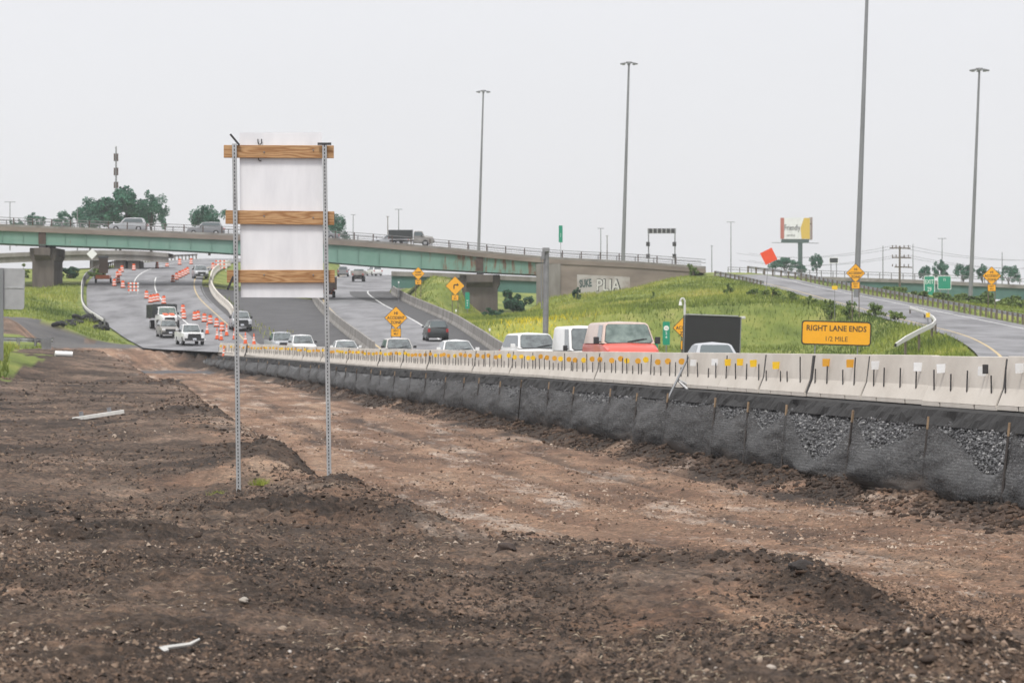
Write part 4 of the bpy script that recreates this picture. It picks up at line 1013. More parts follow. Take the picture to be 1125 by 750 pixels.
# ------------------------------------------------------------------ overpass
SB = 8.85; YB = F / SB; WB = 10.5
bxs = [-260, -60, 0, 110, 230, 360, 480, 600, 700, 775]
deckZ = cub([(p - 562.5) / SB for p in bxs], [(374 - y) / SB for y in (238, 246, 248.5, 253, 258, 263.5, 273, 284, 289.5, 295)])
gdep = cub([(p - 562.5) / SB for p in (-260, 0, 230, 400, 520, 600, 640)], [2.0, 2.05, 2.05, 2.75, 2.35, 2.0, 2.0])
XB0, XAB, XB1 = (-260 - 562.5) / SB, (606 - 562.5) / SB, 24.2
def overpass():
    root = thing('overpass_bridge', 'long road overpass with rusty green steel girders crossing above both roads', 'bridge', (0, 0, 0))
    xs = np.arange(XB0, XB1 + .01, 1.0)
    def beam(y0, y1, top, bot, x0, x1):
        q = [x for x in xs if x0 <= x <= x1]; mb = MB(); rows = []
        for x in q:
            t, b_ = top(x), bot(x); rows.append([(x, y0, b_), (x, y0, t), (x, y1, t), (x, y1, b_), (x, y0, b_)])
        mb.sheet(rows); mb.add(rows[0][:4], [(0, 1, 2, 3)]); mb.add(rows[-1][:4], [(3, 2, 1, 0)]); return mb
    dz = lambda x: float(deckZ(x))
    beam(YB, YB + WB, dz, lambda x: dz(x) - .55, XB0, XB1).build('deck', M['deck_edge'], root)
    mb = MB(); rows = [[(x, y, dz(x) + .02) for y in (YB + .5, YB + WB - .5)] for x in xs]; mb.sheet(rows).build('road_surface', M['asphalt'], root)
    for yy in (YB + .35, YB + 3.6, YB + 6.9, YB + WB - .6):
        g = beam(yy, yy + .06, lambda x: dz(x) - .552, lambda x: dz(x) - float(gdep(x)), XB0, XAB)
        q = beam(yy - .18, yy + .24, lambda x: dz(x) - float(gdep(x)) + .0, lambda x: dz(x) - float(gdep(x)) - .06, XB0, XAB); g.add(q.v, q.f)
        if yy < YB + 1:
            for x in np.arange(XB0 + 1, XAB, 2.6): g.box((x, yy - .08, dz(x) - .6 - (float(gdep(x)) - .6) / 2), (.05, .15, float(gdep(x)) - .62))
        g.build('girder', M['girder'], root)
    # kerbs, railings
    for side, yy in ((0, YB + .25), (1, YB + WB - .25)):
        beam(yy - .22, yy + .2, lambda x: dz(x) + .28, lambda x: dz(x) + .002, XB0, XB1).build('kerb', M['concrete_old'], root)
        rl = MB()
        for h in (.62, 1.02):
            pts = [(x, yy, dz(x) + h + .1) for x in xs]
            for a, b_ in zip(pts[:-1], pts[1:]): rl.bar(a, b_, .09, .075)
        rl.build('railing', M['rail_bridge'], root)
        if side == 0: px_ = np.arange(XB0 + .5, XB1, 2.35)
        else: px_ = np.arange(XB0 + .5, XB1, 2.35)
        pm = MB().box((0, .02, .42), (.13, .15, .86)).mesh('rail_post'); pm.materials.append(M['rust'] if side == 0 else M['rail_bridge'])
        for x in px_[:49]:
            o = bpy.data.objects.new('rail_post', pm); COL.objects.link(o); o.parent = root; o.location = (x, yy, dz(x) + .28)
    # piers
    for (px, hw, cap, gy) in ((46, 1.35, 3.2, 317), (527, 2.2, 3.4, 352)):
        x = (px - 562.5) / SB; top = dz(x) - float(gdep(x)) - .06; g = gz(x, YB + 3) - 1.0
        mb = MB()
        prof = [(x - hw, g), (x + hw, g), (x + hw, top - 2.0), (x + hw + .3, top - 1.4), (x + hw + .3, top - .35), (x - hw - .3, top - .35), (x - hw - .3, top - 1.4), (x - hw, top - 2.0)]
        mb.prism(prof, YB + 1.0, YB + WB - 1.0, 'y')
        # cap overhangs to front
        mb.prism([(YB + .0, top - 1.3), (YB + 1.01, top - 1.9), (YB + WB - 1.01, top - 1.9), (YB + WB, top - 1.3), (YB + WB, top - .35), (YB, top - .35)], x - hw * .75, x + hw * .75, 'x')
        mb.build('pier', M['pier'], root, bevel=.06, seg=1)
        b_ = MB()
        for yy in (YB + .38, YB + 3.63, YB + 6.93, YB + WB - .57): b_.box((x, yy, top - .17), (.8, .5, .35))
        b_.build('bearing', M['dark_steel'], root)
        MB().box((x, YB + .24, dz(x) - .56 - (float(gdep(x)) - .56) / 2), (.9, .17, float(gdep(x)) - .57)).build('stiffener_plate', M['rust'], root)
    # abutment wall with graffiti
    ab = MB(); x0, x1 = XAB - .3, 22.5
    qs = np.linspace(x0, x1, 14); 
    vs = []; 
    for x in qs:
        t = dz(x) - .55; vs += [(x, YB + .12, t), (x, YB + .12, 2.0)]
    for x in qs: vs += [(x, YB + WB - .1, dz(x) - .55), (x, YB + WB - .1, 2.0)]
    n = len(qs); fs = [(2*i, 2*i+1, 2*i+3, 2*i+2) for i in range(n-1)] + [(2*n+2*i, 2*n+2*i+2, 2*n+2*i+3, 2*n+2*i+1) for i in range(n-1)]
    fs += [(0, 2*n, 2*n+1, 1), (2*n-2, 2*n-1, 4*n-1, 4*n-2)]
    ab.add(vs, fs); ab.build('abutment', M['deck_edge'], root)
    ab2 = MB().box((XAB - .4, YB + .2, dz(XAB) - 3.4), (3.0, .5, 5.6)).build('abutment_corner', M['concrete_old'], root)
    # painted panel with letters
    ga = MB(); xs_ = np.linspace((634 - 562.5) / SB, (692 - 562.5) / SB, 8)
    ga.sheet([[(x, YB + .11, dz(x) - 1.75 + .02 * math.sin(x * 7)), (x, YB + .11, dz(x) - 4.2)] for x in xs_]).build('graffiti_panel', M['pale_wall'], root)
    text('PLIA', 2.05, 'graffiti_letters', M['sign_black'], root, loc=((655 - 562.5) / SB, YB + .10, dz(11) - 3.60), rot=(PI / 2, .02, 0), bold=.10, sx=.78)
    text('PLIA', 2.0, 'graffiti_letters', M['off_white'], root, loc=((655 - 562.5) / SB - .03, YB + .094, dz(11) - 3.58), rot=(PI / 2, .02, 0), bold=.03, sx=.78)
    text('SUKE', 1.3, 'graffiti_letters', M['p_green'], root, loc=((637 - 562.5) / SB, YB + .094, dz(9) - 3.3), rot=(PI / 2, -.1, 0), bold=.06, sx=.5)

def text(s, size, name, m, parent=None, loc=(0, 0, 0), rot=(PI / 2, 0, 0), bold=0.0, sx=1.0, align='LEFT', depth=0.0):
    cu = bpy.data.curves.new(name, 'FONT'); cu.body = s; cu.size = size; cu.align_x = align; cu.offset = bold; cu.extrude = depth; cu.resolution_u = 2
    t = bpy.data.objects.new(name + '_tmp', cu); COL.objects.link(t); bpy.context.view_layer.update()
    me = bpy.data.meshes.new_from_object(t); me.name = name
    bpy.data.objects.remove(t); bpy.data.curves.remove(cu)
    me.materials.clear()
    o = link(name, me, m, parent); o.location = loc; o.rotation_euler = rot; o.scale = (sx, 1, 1); return o
overpass()

def bridge_vehicle(kind, paint, label, px, dy, face=1, **k):
    x = (px - 562.5) / SB * (YB + dy) / YB; z = float(deckZ(x)) + .03
    return vehicle(kind, paint, label, (x, YB + dy, z), PI / 2 * face, **k)
bridge_vehicle('suv', 'p_silver', 'silver estate car crossing the overpass at the left below the big tree', 141, 3.0, face=-1, scale=1.0)
bridge_vehicle('truck', 'p_dull', 'muddy dark truck crossing the overpass above the far road', 452, 3.0, face=1, cat='truck', scale=.86, opts={'box': 'p_black', 'boxtop': 2.4})
bridge_vehicle('sedan', 'p_grey', 'dark grey car on the overpass right of the white sign', 352, 7, face=-1)
bridge_vehicle('sedan', 'p_silver', 'light grey car on the overpass left of the muddy truck', 428, 7.2, face=-1)
bridge_vehicle('suv', 'p_grey', 'dark grey car on the overpass left of the white sign', 226, 7, face=-1)

# a lower second bridge of the interchange behind, and the one at the far right
def far_bridge(label, pts, s, depth, gd, name='overpass_bridge', piers=(), mg='girder', rail=True):
    root = thing(name, label, 'bridge', (0, 0, 0))
    X = [(p[0] - 562.5) / s for p in pts]; Zf = cub(X, [(374 - p[1]) / s for p in pts]); y0 = F / s
    xs = np.linspace(X[0], X[-1], 40); mb = MB(); g = MB()
    rows = [[(x, y0, float(Zf(x)) - .6), (x, y0, float(Zf(x))), (x, y0 + depth, float(Zf(x))), (x, y0 + depth, float(Zf(x)) - .6), (x, y0, float(Zf(x)) - .6)] for x in xs]
    mb.sheet(rows).build('deck', M['concrete_old'], root)
    rows = [[(x, y0 + .3, float(Zf(x)) - gd), (x, y0 + .3, float(Zf(x)) - .602), (x, y0 + .4, float(Zf(x)) - .602), (x, y0 + .4, float(Zf(x)) - gd), (x, y0 + .3, float(Zf(x)) - gd)] for x in xs]
    g.sheet(rows).build('girder', M[mg], root)
    if rail:
        r = MB()
        for h in (.6, 1.0):
            for a, b_ in zip(xs[:-1], xs[1:]): r.bar((a, y0 + .3, float(Zf(a)) + h), (b_, y0 + .3, float(Zf(b_)) + h), .1, .09)
        for a in xs: r.box((a, y0 + .3, float(Zf(a)) + .5), (.14, .14, 1.0))
        r.build('railing', M['rail_bridge'], root)
    for p in piers:
        x = (p - 562.5) / s; t = float(Zf(x)) - gd; b_ = gz(x, y0) - 2
        MB().box((x, y0 + depth / 2, (t + b_) / 2), (1.6, depth * .8, t - b_)).build('pier', M['pier'], root, bevel=.05, seg=1)
far_bridge('far green girder overpass at the right beyond the ramp guardrail', [(800, 300), (890, 303.5), (1000, 307), (1125, 313), (1300, 322)], 6.6, 10, 2.6, piers=(905, 975, 1210), mg='girder_far')
far_bridge('low grey bridge seen behind the left pier of the overpass', [(-80, 282), (60, 276), (110, 275), (160, 276), (185, 278)], 7.7, 8, 1.4, piers=(104, 131, 146), mg='concrete_old', rail=False)
far_bridge('lower green bridge span seen behind the right pier of the overpass', [(430, 298), (520, 301), (560, 303), (640, 306)], 8.2, 6, 2.2, piers=(), mg='girder_far', rail=False)

# ------------------------------------------------------------------ fixed concrete barriers and guardrails along the roads
def wall_barrier(label, fx, fz, y0, y1, h=.85, m='concrete_old', step=3.0, side=0):
    mb = MB(); rows = []
    for y in np.arange(y0, y1 + .01, step):
        x = float(fx(y)); z = float(fz(y)) - .05
        rows.append([(x - .28, y, z), (x - .26, y, z + .12), (x - .14, y, z + .36), (x - .085, y, z + h), (x + .085, y, z + h), (x + .14, y, z + .36), (x + .26, y, z + .12), (x + .28, y, z)])
    mb.sheet(rows); mb.add(rows[0], [tuple(range(8))]); mb.add(rows[-1], [tuple(range(8))[::-1]])
    o = mb.build('barrier_wall', [M[m]]); tag(o, label, 'barrier'); return o
wall_barrier('grey concrete barrier between the gore and the road going away', lambda y: BL(y) - .1, BZ, 268, 470, 1.0)
wall_barrier('grey concrete barrier along the grass on the right of the road going away', lambda y: BR(y) + .35 + 4.0 * sm(470, 492, y) , lambda y: BZ(y), 249, 492, 1.05)
wall_barrier('pale low concrete barrier on the inner side of the bend below the coming grey car', lambda y: aR(y) + 1.1 - 1.8 * sm(385, 340, y) + .0 * y, aZ, 372, 520, .8, m='concrete')

def guardrail(label, pts, h=.72, post=2.0, name='guardrail', mp='wood_post', mr='galv', group=None, nmax=100):
    """W-beam on posts along a list of ground points"""
    root = thing(name, label, 'guardrail', (0, 0, 0), 0, group)
    pts = [Vector(p) for p in pts]; segs = [(b_ - a).length for a, b_ in zip(pts[:-1], pts[1:])]; tot = sum(segs)
    def at(t):
        for (a, b_, l) in zip(pts[:-1], pts[1:], segs):
            if t <= l: return a.lerp(b_, t / l), (b_ - a).normalized()
            t -= l
        return pts[-1], (pts[-1] - pts[-2]).normalized()
    n = max(2, int(tot / 1.2)); rows = []
    W = [(-.02, -.155), (.055, -.115), (.055, -.06), (-.02, -.02), (-.02, .02), (.055, .06), (.055, .115), (-.02, .155)]
    for i in range(n + 1):
        p, d = at(tot * i / n); nrm = Vector((d.y, -d.x, 0)).normalized()
        rows.append([p + nrm * (-u - .0) + Vector((0, 0, h - .155 + v)) for u, v in W] + [p + nrm * (-u + .012) + Vector((0, 0, h - .155 + v)) for u, v in W[::-1]] + [p + nrm * (-W[0][0]) + Vector((0, 0, h - .155 + W[0][1]))])
    MB().sheet(rows).build('beam', M[mr], root)
    k = 0; t = .3
    pm = MB().box((0, 0, h / 2 - .15), (.16, .2, h + .3)).mesh('guardrail_post'); pm.materials.append(M[mp])
    while t < tot and k < nmax:
        p, d = at(t); nrm = Vector((d.y, -d.x, 0)).normalized()
        o = bpy.data.objects.new('guardrail_post', pm); COL.objects.link(o); o.parent = root; o.location = p + nrm * .14
        o.rotation_euler = (0, 0, math.atan2(d.y, d.x) + PI / 2); t += post; k += 1
    return root
ys = np.arange(438, 150, -4.0)
guardrail('long steel guardrail on timber posts along the outer edge of the ramp', [(float(rR(y)) + .5, y, float(rZ(y)) + .02) for y in ys], h=.78, post=2.9)
ys = np.arange(428, 396, -3.0)
guardrail('short guardrail on the grass side of the ramp by the bridge end', [(float(rL(y)) - .6, y, float(rZ(y)) - .1) for y in ys], h=.75, post=2.6)
# turned-down end on the inside of the ramp
def bent_rail():
    pts = [(1000, 338.5, 12.1), (1016, 343.5, 12.6), (1025, 349, 14.3), (1028, 353, 15), (1024, 357.5, 15.8), (1010, 364, 17), (995, 372, 18), (984, 379, 18.8)]
    gp = []
    for a in pts:
        p = P(*a); gp.append((p.x, p.y, p.z))
    root = thing('guardrail_end', 'pale curved guardrail end bending down into the grass beside the ramp', 'guardrail', (0, 0, 0))
    rows = []
    for i, p in enumerate(gp):
        p = Vector(p); dn = .15 if i < len(gp) - 1 else .1
        a = Vector(gp[min(i + 1, len(gp) - 1)]) - Vector(gp[max(i - 1, 0)]); nr = Vector((a.y, -a.x, 0)).normalized() * .05
        rows.append([p + nr + Vector((0, 0, -dn)), p + nr * 1.8, p + nr + Vector((0, 0, dn)), p - nr + Vector((0, 0, dn)), p - nr + Vector((0, 0, -dn)), p + nr + Vector((0, 0, -dn))])
    MB().sheet(rows).build('beam', M['off_white'], root)
    for p in gp[:-1]:
        z = gz(p[0], p[1]); MB().box((p[0], p[1] + .15, (z - .2 + p[2]) / 2), (.14, .14, max(p[2] - z + .2, .3))).build('guardrail_post', M['wood_post'], root)
bent_rail()
ys = np.arange(352, 470, 4.0)
guardrail('pale steel guardrail around the outside of the bend at left', [(float(aL(y)) - .6, y, float(aZ(y)) + .02) for y in ys], h=.8, post=2.6, mp='galv_dull', mr='off_white')
ys = np.arange(470, 596, 5.0)
guardrail('far guardrail along the top of the bend behind the upper drums', [(float(aL(y)) - .6, y, float(aZ(y)) + .02) for y in ys], h=.85, post=3.0, mp='wood_post', mr='galv_dull')
def left_rail():
    pts = []
    for (px, py) in ((-30, 380), (5, 380), (30, 381), (48, 382), (58, 384)):
        p = hit(px, py, 100, 330); pts.append(p)
    guardrail('blue grey guardrail end in the grass beside the access road at left', pts, h=.66, post=1.9, mp='galv_dull', mr='galv')
left_rail()

# ------------------------------------------------------------------ signs
def plate(name, shape, m, parent, th=.01):
    return MB().prism(shape, -th, 0, 'y').build(name, m, parent)
def rrect(w_, h_, r=.08):
    pts = []
    for (cx, cy, a0) in ((w_/2 - r, h_/2 - r, 0), (-w_/2 + r, h_/2 - r, 90), (-w_/2 + r, -h_/2 + r, 180), (w_/2 - r, -h_/2 + r, 270)):
        for k in range(4): a = math.radians(a0 + 30 * k); pts.append((cx + r * math.cos(a), cy + r * math.sin(a)))
    return pts
def diamond_sign(px, py, s, label, diag=1.72, lines=('HI', 'ACCIDENT', 'ZONE'), plaque=True, posts=2, round_=False, ground=None, tilt=0, sym=None, yaw=0, plq=('NEXT', 'MILE'), pw=.75):
    c = P(px, py, s); g = gz(c.x, c.y) if ground is None else ground
    root = thing('warning_sign', label, 'sign', (c.x, c.y, g), yaw)
    h = c.z - g; b_ = diag / 2
    if round_:
        r = .22; shape = rrect(diag * .78, diag * .78, .32); sh2 = rrect(diag * .78 - .07, diag * .78 - .07, .29)
    else:
        def dm(b2, r):
            q = []
            for k, (ux, uy) in enumerate(((1, 0), (0, 1), (-1, 0), (0, -1))):
                ta = (-uy, ux); e = b2 - r * .7
                q += [(ux * e - ta[0] * -r * -.5 * 1.4 * .5 if False else ux * (b2 - r * .5) - ta[0] * r * .5, uy * (b2 - r * .5) - ta[1] * r * .5), (ux * (b2 - r * .15), uy * (b2 - r * .15)), (ux * (b2 - r * .5) + ta[0] * r * .5, uy * (b2 - r * .5) + ta[1] * r * .5)]
            return q
        shape, sh2 = dm(b_, .12), dm(b_ - .05, .11)
    pl = plate('sign_plate', shape, M['sign_black'], root, .012); pl.location = (0, 0, h)
    fc = plate('sign_face', sh2, M['sign_orange'], pl, .004); fc.location = (0, -.013, 0)
    if sym == 'arrow':
        t = MB(); t.box((-.12, 0, -.12), (.12, .006, .42)).box((.05, 0, .12), (.34, .006, .12)).prism([(.2, -.06), (.42, .12), (.2, .30)], -.003, .003, 'y')
        o = t.build('arrow_symbol', M['sign_black'], pl); o.location = (0, -.022, 0)
    else:
        n = len(lines)
        for i, ln in enumerate(lines):
            sz = .30 * diag / 1.72
            w0 = len(ln) * sz * .62; avail = diag * (.42 if i != (n - 1) / 2 else .74); k = min(1.0, avail / w0)
            text(ln, sz, 'sign_text', M['sign_black'], pl, loc=(0, -.02, ((n - 1) / 2 - i) * sz * 1.12 - sz * .34), bold=.008, sx=k, align='CENTER')
    if plaque:
        p2 = plate('plaque', rrect(pw, .62, .06), M['sign_black'], root, .01); p2.location = (0, -.0, h - b_ - .22)
        p3 = plate('plaque_face', rrect(pw - .06, .56, .05), M['sign_orange'], p2, .004); p3.location = (0, -.012, 0)
        for i, ln in enumerate(plq):
            text(ln, .2, 'plaque_text', M['sign_black'], p2, loc=(0, -.018, .06 - i * .23), bold=.004, sx=.8, align='CENTER')
    for q in range(posts):
        x = (q - (posts - 1) / 2) * .62
        MB().box((x, .045, (h + .2) / 2 - .2), (.075, .06, h + .4)).build('post', M['wood_post'] if posts == 2 else M['galv_dull'], root)
    return root
diamond_sign(435, 349, 15.0, 'orange diamond warning sign in the median between two carriageways', ground=float(BZ(253)) )
diamond_sign(459.5, 300.5, 9.2, 'small orange diamond sign on the bank under the overpass girder', diag=1.6, lines=('RAMP', 'NARROWS'))
diamond_sign(500, 314, 10.2, 'orange sign with black curved arrow left of the bridge pier', diag=2.1, sym='arrow', plq=('25', 'MPH'))
diamond_sign(754, 360, 17.0, 'orange diamond sign half hidden behind the black message board', lines=('HI', 'ACCIDENT', 'ZONE'), diag=1.8)
diamond_sign(940, 300, 12.4, 'orange diamond sign beside the ramp in front of the tallest pole', posts=2)
diamond_sign(1089.5, 303, 12.2, 'orange diamond sign beyond the ramp guardrail at far right', posts=2)

def red_roll_sign():
    c = P(844.5, 281.5, 11.0); g = gz(c.x, c.y)
    p0 = P(842, 302, 11.0)
    root = thing('roll_up_sign', 'tilted fluorescent red diamond roll up sign on a spring stand beside the ramp', 'sign', (c.x, c.y, g), 0)
    h = c.z - g; b_ = .92; pl = plate('sign_cloth', [(0, -b_), (b_, 0), (0, b_), (-b_, 0)], M['sign_red'], root, .01); pl.location = (0, 0, h); pl.rotation_euler = (0, .32, 0)
    bd = MB()
    MB().bar((-.3, .03, 0.1), (0, .03, h), .05).build('mast', M['galv_dull'], root)
    for a in (-1, 1):
        MB().bar((-.3, .03, .25), (-.3 + a * .8, -.3, .03), .05).build('leg', M['dark_steel'], root)
        MB().bar((-.3, .03, .25), (-.3 + a * .8, .5, .03), .05).build('leg', M['dark_steel'], root)
    for a in (-1, 1): MB().box((a * .9 - .2, -.2, .12), (.5, .4, .2)).build('sandbag', M['off_white'], root, bevel=.06)
red_roll_sign()

def lane_sign():
    s = 26.0; a, b_ = P(880.5, 366, s), P(957, 366, s); c = (a + b_) / 2; g = gz(c.x, c.y)
    w_, h_ = 76.5 / s, 26.5 / s; h = c.z - g
    root = thing('lane_sign', 'wide orange sign reading RIGHT LANE ENDS 1/2 MILE on the grass', 'sign', (c.x, c.y, g), 0)
    pl = plate('sign_plate', rrect(w_, h_, .12), M['sign_black'], root, .02); pl.location = (0, 0, h); pl.rotation_euler = (0, .028, 0)
    fc = plate('sign_face', rrect(w_ - .1, h_ - .1, .1), M['sign_orange'], pl, .006); fc.location = (0, -.021, 0)
    text('RIGHT LANE ENDS', .33, 'sign_text', M['sign_black'], pl, loc=(0, -.03, .09), bold=.006, sx=.92, align='CENTER')
    text('1/2 MILE', .29, 'sign_text', M['sign_black'], pl, loc=(0, -.03, -.34), bold=.0, sx=.95, align='CENTER')
    for x in (-.9, .9):
        MB().box((x, .05, (h) / 2 - .2), (.05, .05, h + .4)).build('post', M['galv_dull'], root)
lane_sign()

def message_board():
    s = 21.5; c = P(782, 368, s); g = gz(c.x, c.y)
    root = thing('message_board', 'large black electronic message board on a trailer standing on the grass', 'message board', (c.x, c.y, g), 0)
    h = c.z - g; w_, hh = 64 / s, 42 / s
    b_ = MB().box((0, 0, 0), (w_, .28, hh)).build('display_case', M['screen'], root, bevel=.03); b_.location = (0, 0, h); b_.rotation_euler = (0, .035, .12)
    MB().box((0, -.146, 0), (w_ - .14, .012, hh - .14)).build('display_screen', M['grille'], b_)
    sm_ = MB()
    for k in range(1, 6): sm_.box((-w_ / 2 + .07 + k * (w_ - .14) / 6, -.154, 0), (.018, .006, hh - .16))
    for k in range(1, 3): sm_.box((0, -.1545, -hh / 2 + .07 + k * (hh - .14) / 3), (w_ - .16, .005, .018))
    sm_.build('module_seams', M['screen'], b_)
    for sg in (-1, 1): MB().box((sg * (w_ / 2 - .03), -.16, 0), (.05, .02, hh)).build('frame_edge', M['pole'], b_)
    MB().box((0, .05, hh / 2 + .04), (w_ * .88, .5, .06)).build('solar_panel', M['galv'], b_)
    MB().box((w_ / 2 + .1, .1, hh / 2 - .03), (.28, .18, .14)).build('beacon_lamp', M['off_white'], b_, bevel=.03)
    MB().box((0, .3, .55), (1.9, 1.5, .2)).build('trailer_frame', M['p_orange'], root, bevel=.02)
    MB().box((0, .35, (h - hh / 2 + .6) / 2 + .2), (.3, .3, h - hh / 2 + .5)).build('mast', M['p_orange'], root)
    for sg in (-1, 1): wheel(root, sg * 1.0, .3, .33, .2)
    # camera mast with a gooseneck
    x0 = (752.5 - 782) / s; zt = (374 - 326) / s - g
    mb = MB(); pts = [(x0, .2, .6), (x0, .2, (374 - 336) / s - g)]
    for a in np.linspace(0, PI * 1.05, 9): pts.append((x0 - .11 + .11 * math.cos(a), .2, (374 - 331) / s - g + .16 * math.sin(a)))
    mb.tube(pts, [.06] * 2 + [.045] * 9, 8).build('camera_mast', M['off_white'], root, smooth=True)
    MB().cyl((x0 - .22, .2, (374 - 331) / s - g - .02), (x0 - .22, .2, (374 - 331) / s - g - .2), .07, .09, 10).build('camera_dome', M['white'], root)
message_board()

def green_marker(px, py, s, label, w_=.32, hh=1.2, shield=True, ground=None, txt=None):
    c = P(px, py, s); g = gz(c.x, c.y) if ground is None else ground
    root = thing('marker_sign', label, 'sign', (c.x, c.y, g), 0)
    h = c.z - g
    pl = plate('sign_plate', rrect(w_, hh, .05), M['sign_green'], root, .01); pl.location = (0, 0, h)
    if shield:
        MB().cyl((0, -.012, hh * .22), (0, -.018, hh * .22), w_ * .36, n=14).build('shield', M['white'], pl)
        text('15', w_ * .42, 'sign_text', M['sign_black'], pl, loc=(0, -.021, hh * .22 - w_ * .15), align='CENTER')
    for i, t in enumerate(txt or ()):
        text(t, w_ * .5, 'sign_text', M['white'], pl, loc=(0, -.016, -hh * .05 - i * w_ * .55), align='CENTER', bold=.003)
    MB().box((0, .03, (h + hh / 2) / 2 - .15), (.06, .05, h + hh / 2 + .3)).build('post', M['galv_dull'], root)
green_marker(732, 366, 17, 'green marker sign with white shield left of the message board', .46, 1.5, True, txt=('2', '4'))
green_marker(721, 381, 17.5, 'tiny green tab marker beside the red van roof', .2, .4, False)
green_marker(513.5, 330, 9.6, 'narrow green marker sign standing in front of the bridge pier', .5, 1.9, False, txt=('N', '8', '6'))
green_marker(616, 257, 8.85, 'narrow green sign standing up from the overpass railing', .48, 2.1, False, ground=float(deckZ((616 - 562.5) / 8.85)), txt=('3', '5'))
def sign_back():
    s = 26.0; c = P(2, 317, s); g = gz(c.x, c.y)
    root = thing('road_sign', 'grey back of a square road sign on a steel post at the left edge', 'sign', (c.x, c.y, g), 0)
    h = c.z - g; hw, hh = 25.0 / s, 22.5 / s
    pl = plate('sign_plate', rrect(2 * hw, 2 * hh, .12), M['sign_back'], root, .02); pl.location = (0, 0, h); pl.rotation_euler = (0, .02, 0)
    for z in (0.05,): MB().box((0, -.03, z), (2 * hw - .05, .03, .05)).build('stiffener', M['galv'], pl)
    MB().box((0, -.10, (h + hh) / 2 - .2), (.16, .1, h + hh + .4)).build('post', M['pole'], root)
sign_back()
def hwy_sign(px0, px1, py0, py1, s, label, base_y, txt, white=False, m='sign_green'):
    a, b_ = P(px0, py0, s), P(px1, py1, s); c = (a + b_) / 2; g = P(0, base_y, s).z
    root = thing('highway_sign', label, 'sign', (c.x, c.y, g), 0)
    w_, hh = abs(b_.x - a.x), abs(a.z - b_.z); h = c.z - g
    pl = plate('sign_plate', rrect(w_, hh, .15), M['white'], root, .05); pl.location = (0, 0, h)
    f = plate('sign_face', rrect(w_ - .16, hh - .16, .12), M[m], pl, .01); f.location = (0, -.052, 0)
    for i, t in enumerate(txt): text(t, hh * .3, 'sign_text', M['white'], pl, loc=(0, -.068, hh * .12 - i * hh * .36), align='CENTER', sx=.7)
    for x in (-w_ * .3, w_ * .3): MB().box((x, .1, h / 2 - .3), (.15, .12, h + .6)).build('post', M['galv_dull'], root)
hwy_sign(1015, 1027, 303, 326, 7.6, 'green highway sign left of the tree shadow gap beyond the ramp', 345, ('EXIT', '29'))
hwy_sign(1030, 1045, 303, 318, 7.6, 'smaller green highway sign right of its taller neighbour beyond the ramp', 345, ('15',))
hwy_sign(911, 921, 283, 289, 6.0, 'small dark sign board on a post far behind the ramp', 302, ('',), m='p_black')

# delineators
def delineator(px, py, s, label, m, h=.5, w_=.2):
    c = P(px, py, s); g = gz(c.x, c.y)
    root = thing('delineator', label, 'marker post', (c.x, c.y, g)); hh = c.z - g
    MB().box((0, .02, hh / 2 - .1), (.05, .03, hh + .3)).build('post', M['galv_dull'], root)
    MB().box((0, 0, hh), (w_, .015, h)).build('reflector', M[m], root)
delineator(917, 316, 12.0, 'yellow object marker post on the ramp verge left of the tall pole', 'yellow_tag', .35, .5)
delineator(1019.5, 346, 14.3, 'yellow object marker post at the bent guardrail end', 'yellow_tag', .35, .3)
for (px, py, s) in ((501, 341, 11.3), (538, 362, 13.2), (438, 310, 9.2)):
    delineator(px, py, s, 'small white reflector post behind the grey barrier of the far road', 'white', .22, .14)
for o in bpy.data.objects:
    if o.name.startswith('delineator') and o.get('label', '').startswith('small white'): o['group'] = 'white reflector posts along the far road'

# ------------------------------------------------------------------ drums, cones, barricades
def make_drum():
    root = thing('traffic_drum', 'x', 'traffic drum')
    MB().cyl((0, 0, .0), (0, 0, .07), .36, .34, 14).build('rubber_base', M['rubber'], root)
    mb = MB(); rings = [(.07, .29), (.20, .285), (.21, .275), (.36, .27), (.37, .26), (.52, .255), (.53, .245), (.68, .24), (.69, .23), (.84, .225), (.85, .215), (.98, .20)]
    prev = None
    for i in range(len(rings) - 1):
        (z0, r0), (z1, r1) = rings[i], rings[i + 1]; mb.cyl((0, 0, z0), (0, 0, z1), r0, r1, 14, caps=(i == len(rings) - 2), mi=1 if i in (2, 6) else 0)
    mb.build('drum_body', [M['drum_orange'], M['drum_white']], root, smooth=True)
    MB().box((0, 0, 1.02), (.2, .03, .08)).build('handle', M['rubber'], root)
    return root
D0 = make_drum()
drums = [('orange and white drum in the upper row along the far bend', 'drums along the top of the bend', [(147, 297), (172.6, 294.5), (183.6, 293), (197.5, 291), (210, 290.5), (234, 296)]),
         ('orange and white drum in the cluster by the arrow board trailer', 'drums by the arrow board trailer', [(134, 299), (131.5, 303), (129, 306), (130, 311), (125.6, 314.5), (135, 316.5)]),
         ('orange and white drum in the slanting line left of the coming grey car', 'drums left of the coming grey car', [(190, 310), (194, 307.5), (197.5, 305.5), (200.5, 304), (203.5, 302.5), (206, 301)]),
         ('orange and white drum behind the dump truck across the closed lane', 'drums behind the dump truck', [(161, 328), (165.5, 333), (169, 332), (173, 331.5), (180, 334)]),
         ('orange and white drum on the line right of the parked work trucks', 'drums right of the work trucks', [(201, 344), (202, 350.5), (214, 352), (217.5, 351), (224.6, 354), (231, 356), (238, 359.5), (244, 364)])]
first = True
for lab, grp, ps in drums:
    for (px, py) in ps:
        p = hit(px, py, 250, 630); z = p.z + .012
        if first: D0.location = (p.x, p.y, z); D0['label'] = lab; D0['group'] = grp; first = False; D0.scale = (.92,) * 3
        else: dup(D0, (p.x, p.y, z), random.uniform(0, 6), lab, grp)
